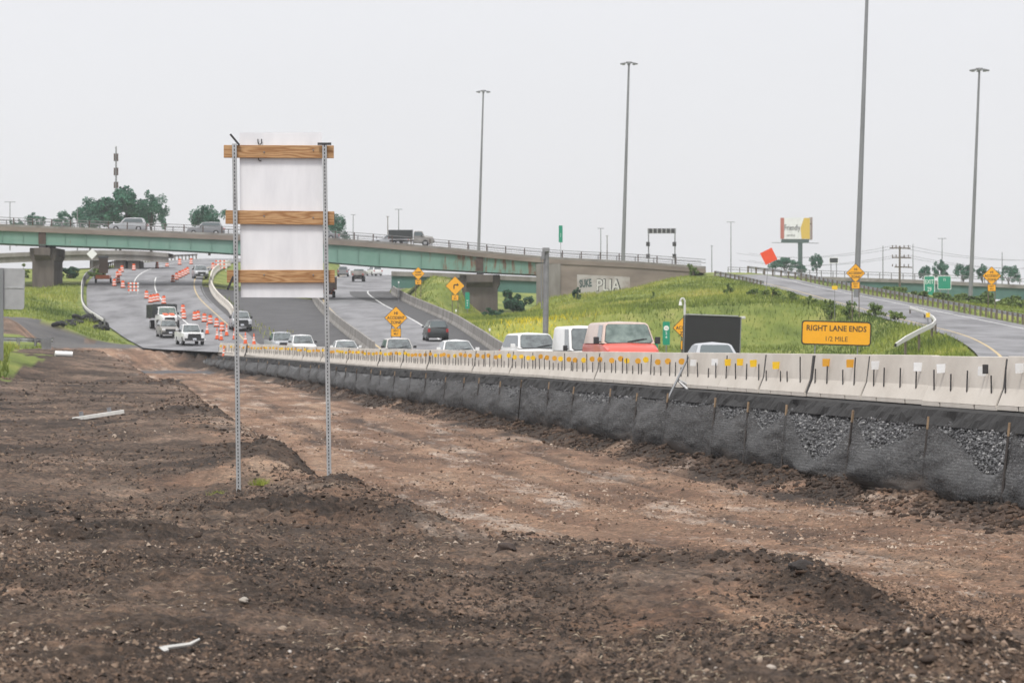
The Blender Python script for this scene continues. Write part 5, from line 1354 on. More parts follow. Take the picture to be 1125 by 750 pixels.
def make_cone():
    root = thing('traffic_cone', 'x', 'traffic cone')
    MB().box((0, 0, .02), (.38, .38, .04)).build('rubber_base', M['rubber'], root)
    mb = MB(); pr = [(.04, .15, 0), (.34, .105, 1), (.46, .085, 0), (.54, .07, 1), (.62, .06, 0), (.9, .03, 0)]
    for (z0, r0, m0), (z1, r1, _) in zip(pr[:-1], pr[1:]): mb.cyl((0, 0, z0), (0, 0, z1), r0, r1, 12, mi=m0)
    mb.build('cone_body', [M['drum_orange'], M['drum_white']], root); return root
C0 = make_cone(); first = True
for lab, grp, ps in [('orange traffic cone on the road just behind the barrier end', 'cones behind the barrier end', [(227.6, 367), (238.5, 373), (249, 369), (257.6, 373), (269.6, 378), (279, 379.5), (243, 374)]),
                     ('orange cone in the rubble in front of the barrier end', None, [(246, 390)])]:
    for (px, py) in ps:
        p = hit(px, py, 270, 640)
        if px == 246: p = P(246, 390.5, 12.75); p.z = gz(p.x, p.y) 
        if first: C0.location = p; C0['label'] = lab; C0['group'] = grp; first = False; C0.scale = (1.25,) * 3
        else:
            r = dup(C0, p, 0, lab, grp)
            if not grp and 'group' in r: del r['group']
def barricade(px, py, label, w_=1.6, yaw=0, h=1.3, group=None):
    p = hit(px, py, 250, 640); root = thing('barricade', label, 'barricade', p, yaw, group)
    for k, z in enumerate((.45, .85, 1.25)):
        mb = MB(); n = 6
        for i in range(n): mb.box((-w_ / 2 + (i + .5) * w_ / n, 0, z * h / 1.3), (w_ / n, .03, .22), mi=i % 2)
        mb.build('striped_board', [M['drum_orange'], M['drum_white']], root)
    for x in (-w_ * .4, w_ * .4): 
        MB().box((x, .04, h * .52), (.06, .05, h * 1.04)).build('upright', M['off_white'], root)
        MB().box((x, .04, .03), (.07, 1.1, .06)).build('foot', M['off_white'], root)
barricade(146.5, 323, 'small orange striped barricade in the closed lane above the dump truck', 1.3)
barricade(243, 298, 'orange and white striped barricade on the far bend left of the big sign', 1.7, h=1.5)
def arrow_trailer():
    p = hit(113.5, 311, 300, 600); root = thing('arrow_board_trailer', 'orange trailer with upright dark arrow board at the guardrail', 'arrow board', p, 0)
    MB().box((0, 0, .75), (1.7, 2.2, .5)).build('trailer_body', M['p_orange'], root, bevel=.04)
    MB().box((0, .2, 2.2), (1.15, .14, 1.9)).build('arrow_panel', M['p_brown'], root, bevel=.03)
    MB().box((0, .1, 3.3), (1.3, .7, .08), (.3, 0, 0)).build('solar_panel', M['galv_dull'], root)
    MB().box((0, .3, 1.3), (.16, .16, 1.2)).build('mast', M['dark_steel'], root)
    for sg in (-1, 1): wheel(root, sg * .95, 0, .34, .2)
arrow_trailer()
def white_diamond():
    c = P(101, 279, 7.9); g = gz(c.x, c.y); root = thing('diamond_sign_back', 'pale back of a diamond sign by the left pier of the overpass', 'sign', (c.x, c.y, g))
    b_ = .75; pl = plate('sign_plate', [(0, -b_), (b_, 0), (0, b_), (-b_, 0)], M['white'], root); pl.location = (0, 0, c.z - g)
    MB().box((0, .05, (c.z - g) / 2), (.1, .06, c.z - g + .6)).build('post', M['galv_dull'], root)
white_diamond()

# leaning steel stand against the fence
def leaning_stand():
    s = 36.0; root = thing('steel_stand', 'fallen steel sign stand leaning across the barrier with a pale torn strap', 'sign stand', (0, 0, 0))
    y = lane_d(748, -.45)
    def at(px, py, dy=0): sc = F / (y + dy); return P(px, py, sc)
    MB().bar(at(733, 440, -1.0), at(756, 392, .25), .055, .05).build('leg', M['pole'], root)
    MB().bar(at(757, 441, -1.0), at(771, 404, .2), .055, .05).build('leg', M['pole'], root)
    MB().tube([at(745, 417, -.25), at(757, 423, -.3), at(768, 427, -.35)], .04, 6).build('cross_bar', M['galv'], root)
    MB().tube([at(745, 418, -.3), at(754, 426, -.42), at(763, 436, -.6), at(774, 440, -.7), at(784, 441.5, -.75)], [.035, .05, .06, .04, .02], 6).build('strap', M['sign_back'], root)
leaning_stand()

# ------------------------------------------------------------------ masts and poles
def mast(px, ytop, ybase, s, label, r=.28, crown=True, lean=0, ptop=None, zb=None):
    b_ = P(px, ybase, s); t = P(ptop if ptop else px, ytop, s); 
    root = thing('light_mast', label, 'light mast', (b_.x, b_.y, b_.z))
    d = t - b_
    MB().cyl((0, 0, -3.0), (d.x, 0, d.z), r, r * .45, 12).build('pole', M['pole'], root, smooth=True)
    if crown:
        c = MB().cyl((d.x, 0, d.z - .1), (d.x, 0, d.z + .12), .45, .45, 12)
        for k in range(8):
            a = 2 * PI * k / 8; p = Vector((d.x + 1.0 * math.cos(a), 1.0 * math.sin(a), d.z - .05)); c.bar((d.x, 0, d.z), p, .07)
        c.build('ring', M['galv_dull'], root)
        for k in range(8):
            a = 2 * PI * k / 8; MB().box((d.x + 1.05 * math.cos(a), 1.05 * math.sin(a), d.z - .18), (.42, .42, .22)).build('lamp_head', M['pole'], root, bevel=.05)
mast(525.5, 100, 266, 6.3, 'high light mast rising behind the middle of the overpass', ptop=531)
mast(684, 69, 278, 7.6, 'tall light mast right of the middle, behind the overpass railing', ptop=691, r=.31)
mast(941, -75, 292, 11.5, 'tallest grey light mast running out of the top of the photo', ptop=955, r=.29)
mast(1065, 76, 328, 8.6, 'tall light mast at the far right beyond the ramp', ptop=1076, r=.30)
def thin_pole(px, ytop, ybase, s, label, arm=0.0, name='utility_pole', r=.13, m='pole', cross=0):
    b_ = P(px, ybase, s); t = P(px, ytop, s); root = thing(name, label, 'pole', b_)
    h = t.z - b_.z
    MB().cyl((0, 0, -3), (0, 0, h), r, r * .6, 8).build('pole', M[m], root)
    if arm: MB().bar((-arm, 0, h), (arm, 0, h), .12).build('lamp_arm', M[m], root)
    for k in range(cross):
        z = h - .3 - k * 1.3; c = MB().bar((-1.4 + .35 * k, 0, z), (1.5 + .1 * k, .3, z - .05), .16)
        for x in (-1.0, -.5, .6, 1.2): c.cyl((x, 0, z + .05), (x, 0, z + .38), .07, n=6)
        c.build('cross_arm', M[m], root)
for (px, yt, yb, s, lab, arm, m) in [
    (803, 244, 300, 5.0, 'thin lamp pole far behind the red diamond sign', .9, 'pole'), (1035, 262, 305, 5.2, 'thin lamp pole behind the trees at right', .9, 'pole'), (1101, 277, 305, 5.0, 'short thin pole right of the rightmost diamond sign', 0, 'pole'),
    (970, 270, 305, 5.2, 'bare thin pole left of the crossarm utility pole', 0, 'pole'), (1003, 268, 300, 4.8, 'thin pole right of the crossarm utility pole', .0, 'pole'), (438, 230, 275, 5.2, 'thin lamp pole above the muddy truck', .8, 'pole'), (426, 238, 275, 5.2, 'short utility pole left of the muddy truck', .3, 'wood_post'),
    (388, 236, 275, 4.6, 'faint thin pole right of the white sign', .6, 'pole'), (660, 251, 282, 5.0, 'faint thin lamp pole left of the tall mast', .7, 'pole'), (667, 259, 283, 5.2, 'short thin pole left of the tall mast', .25, 'wood_post'), (11, 222, 260, 5.0, 'thin pole with crossarm at the far left', 1.2, 'pole'),
    (85, 228, 262, 6.0, 'thin pole left of the big tree', 0, 'pole'), (782, 270, 298, 5.0, 'short thin pole left of the lamp pole', .3, 'pole')]:
    thin_pole(px, yt, yb, s, lab, arm, m=m)
thin_pole(988.5, 270, 330, 8.0, 'timber utility pole with three crossarms beyond the ramp', 0, cross=3, r=.2, m='wood_post')
def wires():
    o = MB()
    for dz, dx in ((0, -1.0), (0, 1.2), (-1.3, -.5), (-1.3, 1.2)):
        a = P(988.5, 270, 8.0) + Vector((dx, 0, dz)); b_ = P(1180, 282, 6.5) + Vector((dx, 0, dz)); c = P(815, 278, 6.0) + Vector((dx, 0, dz))
        for q in (b_, c):
            pts = [a.lerp(q, t) + Vector((0, 0, -1.2 * 4 * t * (1 - t))) for t in np.linspace(0, 1, 12)]; o.tube(pts, .018, 4)
    tag(o.build('power_lines', M['dark_steel']), 'thin sagging power lines strung from the crossarm utility pole', 'power lines')
wires()
def radio_mast():
    b_ = P(127.5, 262, 5.2); root = thing('radio_mast', 'slim radio mast rising above the big tree at left', 'mast', b_); h = P(0, 161, 5.2).z - b_.z
    MB().cyl((0, 0, -3), (0, 0, h), .25, .15, 8).build('pole', M['pole'], root)
    for k, (z, l) in enumerate(((h - 1.5, 1.6), (h - 4.5, 1.6), (h - 7.5, 1.3))):
        MB().cyl((.3, -.2, z - l), (.3, -.2, z), .2, n=8).cyl((-.3, .1, z - l), (-.3, .1, z), .2, n=8).build('antenna', M['rust'], root)
radio_mast()
def camera_pole():
    b_ = P(599, 377, 16.0); g = gz(b_.x, b_.y); root = thing('steel_column', 'thick weathered steel column with a clamp box top in front of the abutment', 'column', (b_.x, b_.y, g))
    h = P(0, 272, 16).z - g
    MB().cyl((0, 0, -.4), (.08, 0, h), .21, .19, 14).build('column_shaft', M['galv_dull'], root, smooth=True)
    MB().box((.05, -.1, h - .15), (.5, .5, .28)).box((-.15, -.25, h - .55), (.22, .2, .5)).build('clamp_box', M['galv_dull'], root, bevel=.02)
    MB().tube([(-.26, -.1, h - .6), (-.28, -.12, h - 2.0), (-.24, -.1, h - 4.2)], .05, 6).build('conduit', M['pole'], root)
    MB().box((.2, -.2, .5), (.3, .25, .7)).build('cabinet', M['p_green'], root)
camera_pole()
def gantry():
    s = 6.6; a, b_ = P(712.5, 286, s), P(741.5, 289, s); z0 = (a.z + b_.z) / 2; root = thing('signal_gantry', 'portal of two thin posts carrying a grey row of lane signals above the ramp', 'gantry', ((a.x + b_.x) / 2, a.y, z0))
    w_ = (b_.x - a.x) / 2; top = P(0, 251, s).z - z0
    for sg in (-1, 1):
        MB().cyl((sg * w_, 0, -2.5), (sg * w_, 0, top), .1, n=8).build('post', M['pole'], root)
        for z in (top - 2.6, top - 4.6): MB().cyl((sg * w_ - .1, -.18, z - .35), (sg * w_ - .1, -.18, z + .35), .32, n=10).build('signal_lamp', M['dark_steel'], root)
    MB().box((0, .1, top - .4), (2 * w_ + .3, .12, .85)).build('beam', M['galv'], root)
    for k in range(6): MB().box((-w_ + (k + .5) * 2 * w_ / 6, -.04, top - .4), (w_ / 3 * .68, .1, .74)).build('lane_signal', M['dark_steel'], root)
gantry()
def billboard():
    s = 4.2; c = P(870, 251, s); base_z = P(0, 296, s).z
    root = thing('billboard', 'billboard with a pale advert, yellow end and red edge on a green column', 'billboard', (c.x + 1, c.y, base_z), .12)
    h = c.z - base_z; w_, hh = 33 / s, 23 / s
    MB().cyl((1.2, 0, -4), (1.2, 0, h - hh / 2 - .3), .62, .62, 12).build('column', M['p_green'], root, smooth=True)
    MB().box((-.2, 0, h - hh / 2 - .55), (w_ * .92, 1.2, 1.0)).build('catwalk_frame', M['p_green'], root)
    MB().box((-5.0, -.2, h - hh / 2 - 1.0), (2.6, .9, .1)).box((4.8, -.2, h - hh / 2 - 1.1), (2.4, .9, .12)).build('catwalk', M['dark_steel'], root)
    f = MB().box((-.3, -.6, h), (w_, .25, hh)).build('panel', M['board_white'], root)
    MB().box((-.3 - w_ / 2 + .5, -.74, h), (1.0, .02, hh)).build('red_band', mat('billboard_red', (.42, .13, .10), .6), f)
    MB().prism([(w_ * .18, -hh / 2), (w_ * .46, -hh / 2), (w_ * .46, hh / 2), (w_ * .26, hh / 2), (w_ * .14, 0)], -.755, -.74, 'y').build('yellow_band', mat('billboard_yellow', (.62, .42, .06), .6), f).location = (0, 0, h)
    gm = mat('billboard_ink', (.05, .05, .055), .6)
    text('Friendly', 2.1, 'advert_text', gm, f, loc=(-3.2, -.77, h - .5), sx=.62, bold=.02)
    text('service', 1.0, 'advert_text', gm, f, loc=(-2.6, -.77, h - 2.1), sx=.8)
    b2 = MB().box((w_ / 2 + .25, 1.2, h), (.25, 3.8, hh + .4)).build('rear_panel', M['p_brown'], root); b2.rotation_euler = (0, 0, 0)
    MB().box((w_ / 2 - .3, 0, h + 1.2), (.9, .3, .3)).build('strut', M['dark_steel'], root)
billboard()

# ------------------------------------------------------------------ vegetation
def leaf_cloud(n, ell, nclump, leaf, seed, hollow=.55, flat=.0):
    """leaf triangles gathered in clumps through an ellipsoid; returns verts, faces, rnd"""
    r = np.random.default_rng(seed)
    c = r.normal(size=(nclump, 3)); c /= np.linalg.norm(c, axis=1)[:, None]; c *= (hollow + (1 - hollow) * r.random((nclump, 1))) * .92
    c[:, 2] = np.abs(c[:, 2]) * 1.0 - (1 - np.abs(c[:, 2])) * .55 * r.random(nclump)
    cr = .13 + .16 * r.random(nclump); cb = r.random(nclump)
    k = r.integers(0, nclump, n); d = r.normal(size=(n, 3)); d /= np.linalg.norm(d, axis=1)[:, None]; d *= r.random((n, 1)) ** .4
    p = (c[k] + d * cr[k][:, None]) * np.array(ell)
    a = r.normal(size=(n, 3)); a /= np.linalg.norm(a, axis=1)[:, None]; b_ = np.cross(a, r.normal(size=(n, 3))); b_ /= np.linalg.norm(b_, axis=1)[:, None] + 1e-9
    L = leaf * (.6 + .8 * r.random((n, 1)))
    V = np.stack([p - a * L, p + b_ * L * .7, p + a * L, p - b_ * L * .7], 1).reshape(-1, 3); Fq = np.arange(4 * n).reshape(n, 4)
    rnd = np.clip(.25 + .5 * cb[k] + .35 * (r.random(n) - .5), 0, 1)
    return V, Fq, np.repeat(rnd, 4), c * np.array(ell)
CROWN = {}
def tree(label, px, ytop, ybase, s, wpx, seed, group=None, mleaf='leaf_far', n=2600, name='tree', nclump=26, trunk=True):
    b_ = P(px, ybase, s); h = (ybase - ytop) / s; wd = wpx / s / 2
    root = thing(name, label, 'tree' if name == 'tree' else 'bush', b_, 0, group)
    ell = (wd, wd, h * .44)
    V, Fq, rnd, cc = leaf_cloud(int(n * 1.8), ell, int(nclump * 1.3), max(.13, wd * .044), seed)
    V = V + np.array([0, 0, h * .56])
    np_mesh('crown', V, Fq, M[mleaf], root, attrs={'rnd': rnd})
    t = MB().tube([(0, 0, -1.5), (.1, 0, h * .2), (-.08, .05, h * .5)], [h * .03, h * .024, h * .014], 8)
    for q in cc[:7]: t.tube([(0, 0, h * (.22 + .2 * random.random())), (q[0] * .5, q[1] * .5, h * .5), (q[0], q[1], q[2] + h * .56)], [h * .013, h * .009, h * .003], 5)
    t.build('trunk', M['bark'], root, smooth=True)
    return root
tree('large dark spreading tree behind the overpass below the radio mast', 132, 204, 272, 5.6, 74, 1, n=5200, nclump=36)
tree('dark tree leaning out at the right end of the big tree behind the overpass', 166, 209, 272, 5.6, 42, 2, n=3600, nclump=34)
tree('dark tree at the left shoulder of the big tree behind the overpass', 99, 216, 270, 5.6, 42, 3, n=3200, nclump=32)
tree('small round tree left of the big trees behind the overpass', 70, 232, 262, 5.6, 30, 4, n=1700)
tree('thin low tree at the left behind the overpass railing', 40, 233, 262, 5.6, 30, 5, n=1500)
tree('lowest shrubby tree at far left behind the overpass railing', 18, 240, 262, 5.6, 18, 6, n=900)
tree('lone green tree left of the white sign behind the overpass', 230, 221, 272, 5.8, 44, 7, n=3400, nclump=32)
tree('green tree half hidden behind the right post of the white sign', 368, 231, 280, 5.8, 36, 8, n=3000, nclump=30)
tree('wide low tree behind the red diamond sign', 862, 283, 303, 5.0, 40, 9, n=1800)
tree('upright tree right of the billboard column', 897, 279, 306, 5.0, 18, 10, n=1300)
tree('tall narrow tree behind the far bridge left of the green signs', 1016, 288, 315, 5.6, 14, 11, n=1000)
tree('dense tree above the green highway signs', 1032, 284, 318, 5.6, 22, 12, n=1600)
tree('loose tree right of the green highway signs', 1058, 286, 318, 5.6, 26, 13, n=1500)
tree('small tree right of the rightmost mast behind the far bridge', 1079, 289, 316, 5.6, 16, 14, n=900)
tree('low tree at the right edge behind the far bridge', 1108, 291, 318, 5.6, 30, 15, n=1300)
tree('low far tree left of the small dark sign board', 880, 289, 306, 4.6, 14, 16, n=700)
def bush(label, px, ytop, ybase, s, wpx, seed, n=1300, m='leaf_bush', group=None, ground=True):
    b_ = P(px, ybase, s)
    if ground: b_.z = gz(b_.x, b_.y) - .1
    h = max((374 - ytop) / s - b_.z, .6); wd = wpx / s / 2
    root = thing('bush', label, 'bush', b_, 0, group)
    V, Fq, rnd, cc = leaf_cloud(n, (wd, wd * .8, h * .62), 16, max(.10, wd * .07), seed, .3)
    V = V + np.array([0, 0, h * .42]); V[:, 2] = np.maximum(V[:, 2], .0)
    np_mesh('foliage', V, Fq, M[m], root, attrs={'rnd': rnd})
    t = MB()
    for q in cc[:5]: t.tube([(0, 0, -.2), (q[0] * .5, q[1] * .5, h * .3), (q[0], q[1], max(q[2] + h * .4, .2))], [.05, .035, .012], 5)
    t.build('stem', M['bark'], root)
bush('big dark bush under the overpass right of the pier', 567, 318, 353, 9.6, 44, 21, 2600, 'leaf')
bush('low dark bush at the foot of the right pier', 542, 338, 354, 10.0, 26, 22, 1200, 'leaf')
bush('tall shrub standing where the ramp leaves the abutment', 761, 288, 304, 8.9, 14, 23, 700)
bush('small shrub on the abutment wall top of the hill by the graffiti', 633, 313, 327, 9.2, 12, 24, 500, 'leaf')
bush('single shrub on the hill above the message board', 717, 320, 328, 10.4, 8, 25, 300)
for i, (px, yt, yb, w_) in enumerate([(px, yt + 3, yb + 1, w_ * 1.25) for (px, yt, yb, w_) in [(800, 308, 316, 12), (828, 313, 322, 18), (846, 313, 325, 22), (868, 317, 326, 20), (890, 322, 331, 20), (912, 324, 333, 18), (935, 326, 337, 24), (960, 330, 341, 24), (985, 336, 346, 18)]]):
    bush('leafy roadside shrub in the row along the grass side of the ramp', px, yt, yb, 10.6 + (px - 800) * .012, w_, 30 + i, 650, group='shrubs along the inner edge of the ramp')
for i, (px, yt, yb, w_) in enumerate([(985, 312, 335, 34), (1010, 322, 338, 30), (1035, 322, 340, 34), (1062, 325, 343, 34), (1090, 322, 346, 40), (1118, 326, 350, 40), (1150, 326, 352, 40), (955, 316, 332, 26)]):
    bush('dense green shrub in the thicket behind the outer ramp guardrail', px, yt - 2, yb, 9.0, w_ * 1.35, 50 + i, 2600, 'leaf_bush', group='thicket behind the outer ramp guardrail')
for i, (px, yt, yb, w_) in enumerate([(78, 291, 308, 30), (105, 293, 306, 28), (10, 296, 318, 30), (24, 290, 312, 24), (62, 297, 314, 24), (-20, 292, 316, 40)]):
    bush('green shrub in the undergrowth around the left pier of the overpass', px, yt, yb, 8.4, w_, 70 + i, 1300, 'leaf_bush' if i != 0 else 'leaf', group='shrubs around the left pier')

def grass_blades():
    N = 150000
    def patch(n, x0, x1, y0, y1, keep):
        x = x0 + (x1 - x0) * rng.random(n); y = y0 + (y1 - y0) * rng.random(n); k = keep(x, y); return x[k], y[k]
    xs, ys_ = [], []
    def hill(x, y): return (x > np.where(y < 253, hR(y), BR(y) + .5) + .8) & (x < rL(y) - .4) & (x > -14)
    a = patch(170000, -14, 32, 95, 428, hill); xs.append(a[0]); ys_.append(a[1])
    b_ = patch(30000, -70, -30, 322, 430, lambda x, y: x < aL(y) - 1.0); xs.append(b_[0]); ys_.append(b_[1])
    c = patch(16000, -24, -18, 128, 262, lambda x, y: x < np.interp(y, [127, 140, 158, 180, 215, 262], [-19.5, -20, -22.6, -25.2, -30.5, -34]) - .4); xs.append(c[0]); ys_.append(c[1])
    c2 = patch(9000, -34, -22, 150, 270, lambda x, y: x < np.interp(y, [127, 140, 158, 180, 215, 262], [-19.5, -20, -22.6, -25.2, -30.5, -34]) - .4); xs.append(c2[0]); ys_.append(c2[1])
    d = patch(20000, 34, 60, 200, 440, lambda x, y: x > rR(y) + .8); xs.append(d[0]); ys_.append(d[1])
    e = patch(3500, -34, -14, 330, 430, lambda x, y: (np.abs(x - (aR(y) + 1.7)) < .7) | ((y < 372) & (np.abs(x - aR(y) - 2.5) < 1.6) & (vnoise(x * .3, y * .2, 4) > .1))); xs.append(e[0]); ys_.append(e[1])
    X = np.concatenate(xs); Y = np.concatenate(ys_); Z = surf(X, Y) - .03; n = len(X)
    tall = .5 + fbm(X * .12, Y * .07, 3, 13)
    H = (.16 + .34 * np.clip(tall, 0, 1.2)) * (.6 + .8 * rng.random(n)); W = .025 + .05 * rng.random(n)
    th = rng.random(n) * PI; lx = (rng.random(n) - .5) * H * .9; ly = (rng.random(n) - .5) * H * .9
    dx, dy = np.cos(th) * W, np.sin(th) * W
    V = np.stack([np.stack([X - dx, Y - dy, Z], -1), np.stack([X + dx, Y + dy, Z], -1), np.stack([X + lx, Y + ly, Z + H], -1)], 1).reshape(-1, 3)
    px = X / Y * F + 562.5
    r = np.clip(.42 + fbm(X * .15, Y * .06, 4, 19) * .75 + (rng.random(n) - .5) * .35, 0, .93)
    yel = (np.exp(-(((px - 588) / 38) ** 2)) * ((Y > 215) & (Y < 330)) > rng.random(n) * 1.6); r[yel & (X > -3)] = 1.0
    o = np_mesh('grass', V, np.arange(3 * n).reshape(n, 3), M['grass'], attrs={'rnd': np.repeat(r, 3)}); tag(o, kind='stuff')
grass_blades()

# ------------------------------------------------------------------ clods, pebbles, straw and single finds on the dirt
def dirt_debris():
    def place(n, d0, d1, keep, p=2.0):
        d = 1 / (1 / d0 + (1 / d1 - 1 / d0) * rng.random(n) ** (1 / p) ); a = (rng.random(n) - .5) * .36; x = a * d; k = keep(x, d); return x[k], d[k]
    # crumbs all over the bench, gathered in streaks
    x, y = place(420000, 15, 130, lambda x, y: (x < eX(y) + 1.2) & (vnoise(x * .8, y * .35, 2) + .5 * vnoise(x * 2.3, y * .9, 6) + .5 * rng.random(len(x)) > .12), 1.0)
    r = (.005 + .024 * rng.random(len(x)) ** 4.5) * (.55 + y / 60)
    stones('soil_crumbs', x, y, surf(x, y) - r * .1, r, M['clod'], np.clip(.34 + .5 * vnoise(x * .4, y * .2, 8) + .95 * (rng.random(len(x)) - .42), 0, 1), half=True, flat=.9)
    # bed crumbs
    x, y = place(200000, 26, 170, lambda x, y: (x > eX(y) + .8) & (x < bX(y) - 2.6) & (vnoise(x * .5, y * .3, 12) + .5 * rng.random(len(x)) > .1), 1.0)
    r = (.005 + .024 * rng.random(len(x)) ** 4.5) * (.6 + y / 70)
    stones('bed_crumbs', x, y, surf(x, y) - r * .1, r, M['bed_crumb'], np.clip(.45 + .9 * (rng.random(len(x)) - .45) + .4 * vnoise(x * .5, y * .2, 14), 0, 1), half=True, flat=.9)
    # clods on the mounds
    X, Y, R = [], [], []
    for (mx, my, mr, mh) in MOUNDS:
        n = int(260 * mr * (1 if mh > .12 else .6)); X.append(mx + rng.normal(size=n) * mr * .75); Y.append(my + rng.normal(size=n) * mr * 1.1); R.append((.010 + .05 * rng.random(n) ** 3.2) * min(1.0, .5 + mr * .5))
    # toe of the silt fence and lip of the bench
    yy = 55 + rng.random(14000) ** 1.3 * 190; X.append(bX(yy) - 1.95 - np.abs(rng.normal(size=14000)) * .7); Y.append(yy); R.append(.012 + .075 * rng.random(14000) ** 4)
    yy = 24 + rng.random(1500) ** 1.2 * 140; X.append(eX(yy) + rng.normal(size=1500) * .5); Y.append(yy); R.append(.010 + .045 * rng.random(1500) ** 3.5)
    X = np.concatenate(X); Y = np.concatenate(Y); R = np.concatenate(R)
    stones('dirt_clods', X, Y, surf(X, Y) + R * .15, R, M['clod'], np.clip(.25 + .35 * rng.random(len(X)) + .3 * vnoise(X * .5, Y * .3, 9), 0, .85), ico=True, jit=.42, flat=.6)
    # cobbles near the bottom right corner and bottom edge
    n = 3000; a = P(1085, 748, 205); xx = a.x + rng.normal(size=n) * .62 + .1; yy = a.y + rng.normal(size=n) * 1.3
    stones('cobbles', xx, yy, surf(xx, yy) - .002, .004 + .026 * rng.random(n) ** 3.2, M['cobble'], rng.random(n) ** 1.4, ico=True, jit=.42, flat=.65)
    n = 16000; xx, yy = place(n, 16, 34, lambda x, y: (x < eX(y) + 1) & (vnoise(x * 1.4, y * .7, 22) + .5 * vnoise(x * 4, y * 2, 24) > .02), 1.0)
    stones('pebbles', xx, yy, surf(xx, yy) + .001, .003 + .013 * rng.random(len(xx)) ** 3.5, M['cobble'], rng.random(len(xx)), ico=True, jit=.42, flat=.6)
    # straw and root bits
    n = 15000; xx, yy = place(n, 15, 60, lambda x, y: (x < eX(y)) & (vnoise(x * 1.1, y * .6, 33) + .4 * vnoise(x * 3, y * 1.7, 35) > .06), 1.0); n = len(xx)
    zz = surf(xx, yy) + .015; th = rng.random(n) * 2 * PI; L = .012 + .05 * rng.random(n) ** 2.5; Wd = .0015 + .0025 * rng.random(n); tz = (rng.random(n) - .3) * .02
    ca, sa = np.cos(th), np.sin(th)
    V = np.stack([np.stack([xx - ca * L, yy - sa * L, zz], -1), np.stack([xx + sa * Wd, yy - ca * Wd, zz + .01], -1), np.stack([xx + ca * L, yy + sa * L, zz + tz], -1), np.stack([xx - sa * Wd, yy + ca * Wd, zz + .012 + Wd], -1)], 1).reshape(-1, 3)
    o = np_mesh('straw_litter', V, np.arange(4 * n).reshape(n, 4), M['straw'], attrs={'rnd': np.repeat(rng.random(n), 4)}); tag(o, kind='stuff')
dirt_debris()
def on_dirt(px, py):
    return hit(px, py, 15, 330)
def finds():
    p = on_dirt(108, 464); q = (F / p.y)
    r = thing('plank', 'long pale plank with two bolts lying on the dark dirt left of the sign', 'plank', (p.x, p.y, gz(p.x, p.y, True) + .07), .12)
    r.rotation_euler = (0, -.15, .1)
    MB().box((0, 0, 0), (57 / q, .22, .09)).build('board', M['off_white'], r, bevel=.01)
    for x in (-.32 * 57 / q, .22 * 57 / q): MB().cyl((x, 0, .04), (x, 0, .15), .05, n=8).build('bolt', M['galv_dull'], r)
    p = on_dirt(70, 392); q = F / p.y
    r = thing('pipe', 'short white plastic pipe lying where grass meets dirt at left', 'pipe', (p.x, p.y, gz(p.x, p.y, True) + .14), .1)
    MB().cyl((-9.5 / q, 0, 0), (9.5 / q, .1, -.03), .13, n=14).build('tube', M['white'], r, smooth=True)
    p = on_dirt(183, 727); q = F / p.y
    r = thing('broken_stick', 'pale broken stick in the bottom left foreground dirt', 'stick', (p.x, p.y, gz(p.x, p.y, True) + .02), .3); r.scale = (1.5,) * 3
    MB().tube([(-.1, 0, 0), (0, .02, .02), (.1, .03, .03), (.14, .03, .05)], [.008, .009, .008, .004], 6).tube([(-.1, -.05, .0), (0, -.02, .015)], .01, 6).build('twig', M['off_white'], r)
    for i, (px, py, rr, lab, m) in enumerate([(268, 664, .036, 'flat pale stone in the middle of the foreground dirt', 'off_white'), (425, 700, .03, 'small bluish stone in the foreground dirt', 'galv'), (557, 607, .10, 'dark round clod alone below the bench edge', 'rust'), (880, 642, .10, 'big dark clod crowning the dirt pile at lower right', 'sign_black'), (310, 702, .034, 'small beige stone near the bottom edge', 'soil_wood')]):
        p = on_dirt(px, py); bm = bmesh.new(); bmesh.ops.create_icosphere(bm, subdivisions=3, radius=rr)
        rs = random.Random(i)
        ph = [rs.uniform(0, 6) for _ in range(6)]
        for v in bm.verts:
            c = v.co / rr; v.co *= 1 + .16 * math.sin(2.3 * c.x + ph[0]) * math.sin(2.1 * c.y + ph[1]) + .10 * math.sin(5 * c.z + ph[2] + 3 * c.x) + .05 * math.sin(11 * c.y + ph[3]) * math.sin(9 * c.x + ph[4]); v.co.z *= .6
        me = bpy.data.meshes.new('rock'); bm.to_mesh(me); bm.free()
        mm = mat('rock_%d' % i, {'off_white': (.4, .36, .31), 'galv': (.36, .4, .46), 'rust': (.06, .042, .034), 'sign_black': (.035, .028, .025), 'soil_wood': (.32, .25, .19)}[m], .95, var=.4, vscale=12, bump=.8, bscale=40)
        o = link('rock' if i not in (2, 3) else 'clod', me, mm, smooth=True); o.location = (p.x, p.y, gz(p.x, p.y, True) + rr * .35); tag(o, lab, 'rock' if i not in (2, 3) else 'clod')
    # two weeds at the post foot
    for (px, py, lab) in ((239, 539, 'small green weed tuft left of the left sign post'), (286, 533, 'small green weed tuft right of the left sign post')):
        p = P(px, py, 74); z = gz(p.x, p.y, True); n = 240
        x = rng.normal(size=n) * .07; y = rng.normal(size=n) * .1; H = .05 + .12 * rng.random(n); lx = rng.normal(size=n) * .06; th = rng.random(n) * PI; W = .006
        V = np.stack([np.stack([x - np.cos(th) * W, y - np.sin(th) * W, 0 * x - .02], -1), np.stack([x + np.cos(th) * W, y + np.sin(th) * W, 0 * x - .02], -1), np.stack([x + lx, y + lx * .5, H], -1)], 1).reshape(-1, 3)
        o = np_mesh('weed_tuft', V, np.arange(3 * n).reshape(n, 3), M['grass'], attrs={'rnd': np.repeat(.35 + .4 * rng.random(n), 3)}); o.location = (p.x, p.y, z + .01); o.scale = (.8, .8, .7); tag(o, lab, 'weed')
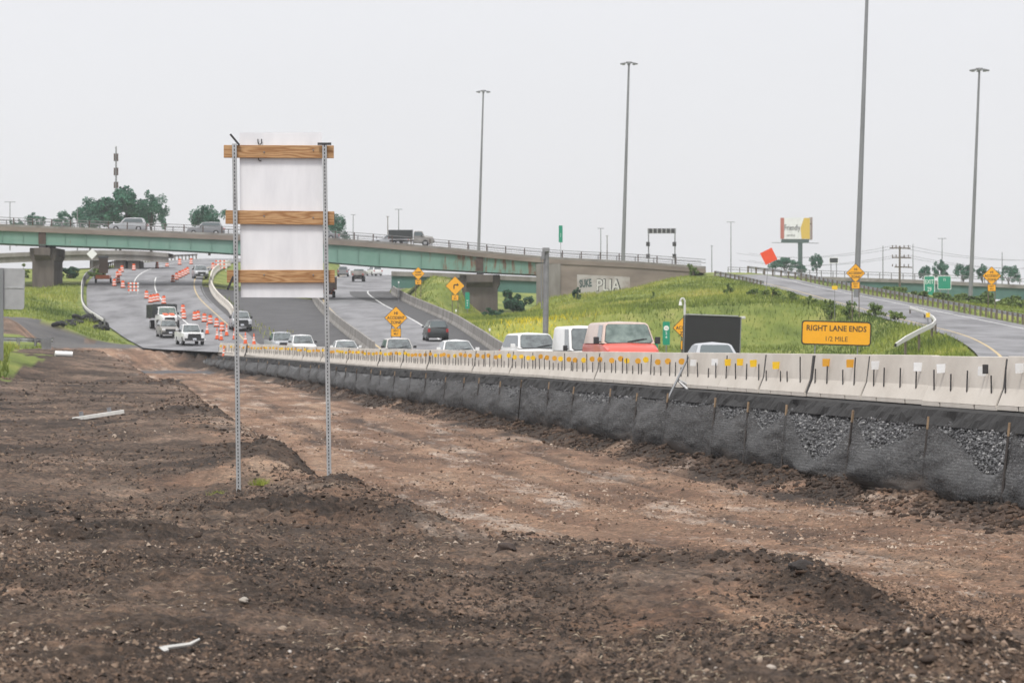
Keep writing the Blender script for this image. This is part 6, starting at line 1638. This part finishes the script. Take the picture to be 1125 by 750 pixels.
    # heap of old tyres and dark rubble by the access road
    rs = random.Random(4); hp = [(62 + i * 4.3 + rs.uniform(-1, 1), 355 - rs.uniform(0, 4) - (3 if 4 < i < 11 else 0)) for i in range(13)] + [(84 + i * 4.6, 349 + rs.uniform(-1.5, 1)) for i in range(5)] + [(106, 357.5), (112, 358.5), (116, 359)]
    tm = MB(); nseg, ns = 14, 6; vs = []; fs = []
    for i in range(nseg):
        a = 2 * PI * i / nseg
        for j in range(ns):
            b_ = 2 * PI * j / ns; rr = .34 + .13 * math.cos(b_); vs.append((rr * math.cos(a), rr * math.sin(a), .15 * math.sin(b_)))
    for i in range(nseg):
        for j in range(ns): fs.append((i*ns + j, ((i+1) % nseg)*ns + j, ((i+1) % nseg)*ns + (j+1) % ns, i*ns + (j+1) % ns))
    me = tm.add(vs, fs).mesh('old_tyre'); me.materials.append(M['rubber'])
    me.polygons.foreach_set("use_smooth", [True] * len(me.polygons))
    for i, (px, py) in enumerate(hp):
        p = hit(px, py + 4, 280, 420); o = bpy.data.objects.new('old_tyre', me); COL.objects.link(o)
        lift = max(0, (359 - py - 4) * .03)
        o.location = (p.x, p.y, p.z + .18 + (rs.uniform(.1, .35) if i >= 13 and i < 18 else 0)); o.rotation_euler = (rs.uniform(.0, .6), rs.uniform(-.3, .3), rs.uniform(0, 3)); s_ = rs.uniform(.8, 1.15); o.scale = (s_, s_, s_)
        tag(o, 'black tyre in the dumped heap beside the left access road', 'tyre', 'heap of old tyres by the access road')
finds()

# ------------------------------------------------------------------ air
def haze():
    o = MB().box((0, 1395, 33), (2600, 3410, 96)).build('haze', [])
    m = bpy.data.materials.new('haze'); m.use_nodes = True; n = m.node_tree; n.nodes.clear()
    ou = n.nodes.new("ShaderNodeOutputMaterial"); v = n.nodes.new("ShaderNodeVolumePrincipled"); v.inputs["Color"].default_value = (.9, .92, .95, 1); v.inputs["Density"].default_value = .00015; v.inputs["Anisotropy"].default_value = .1
    n.links.new(v.outputs[0], ou.inputs["Volume"]); o.data.materials.append(m); tag(o, kind='stuff')
haze()
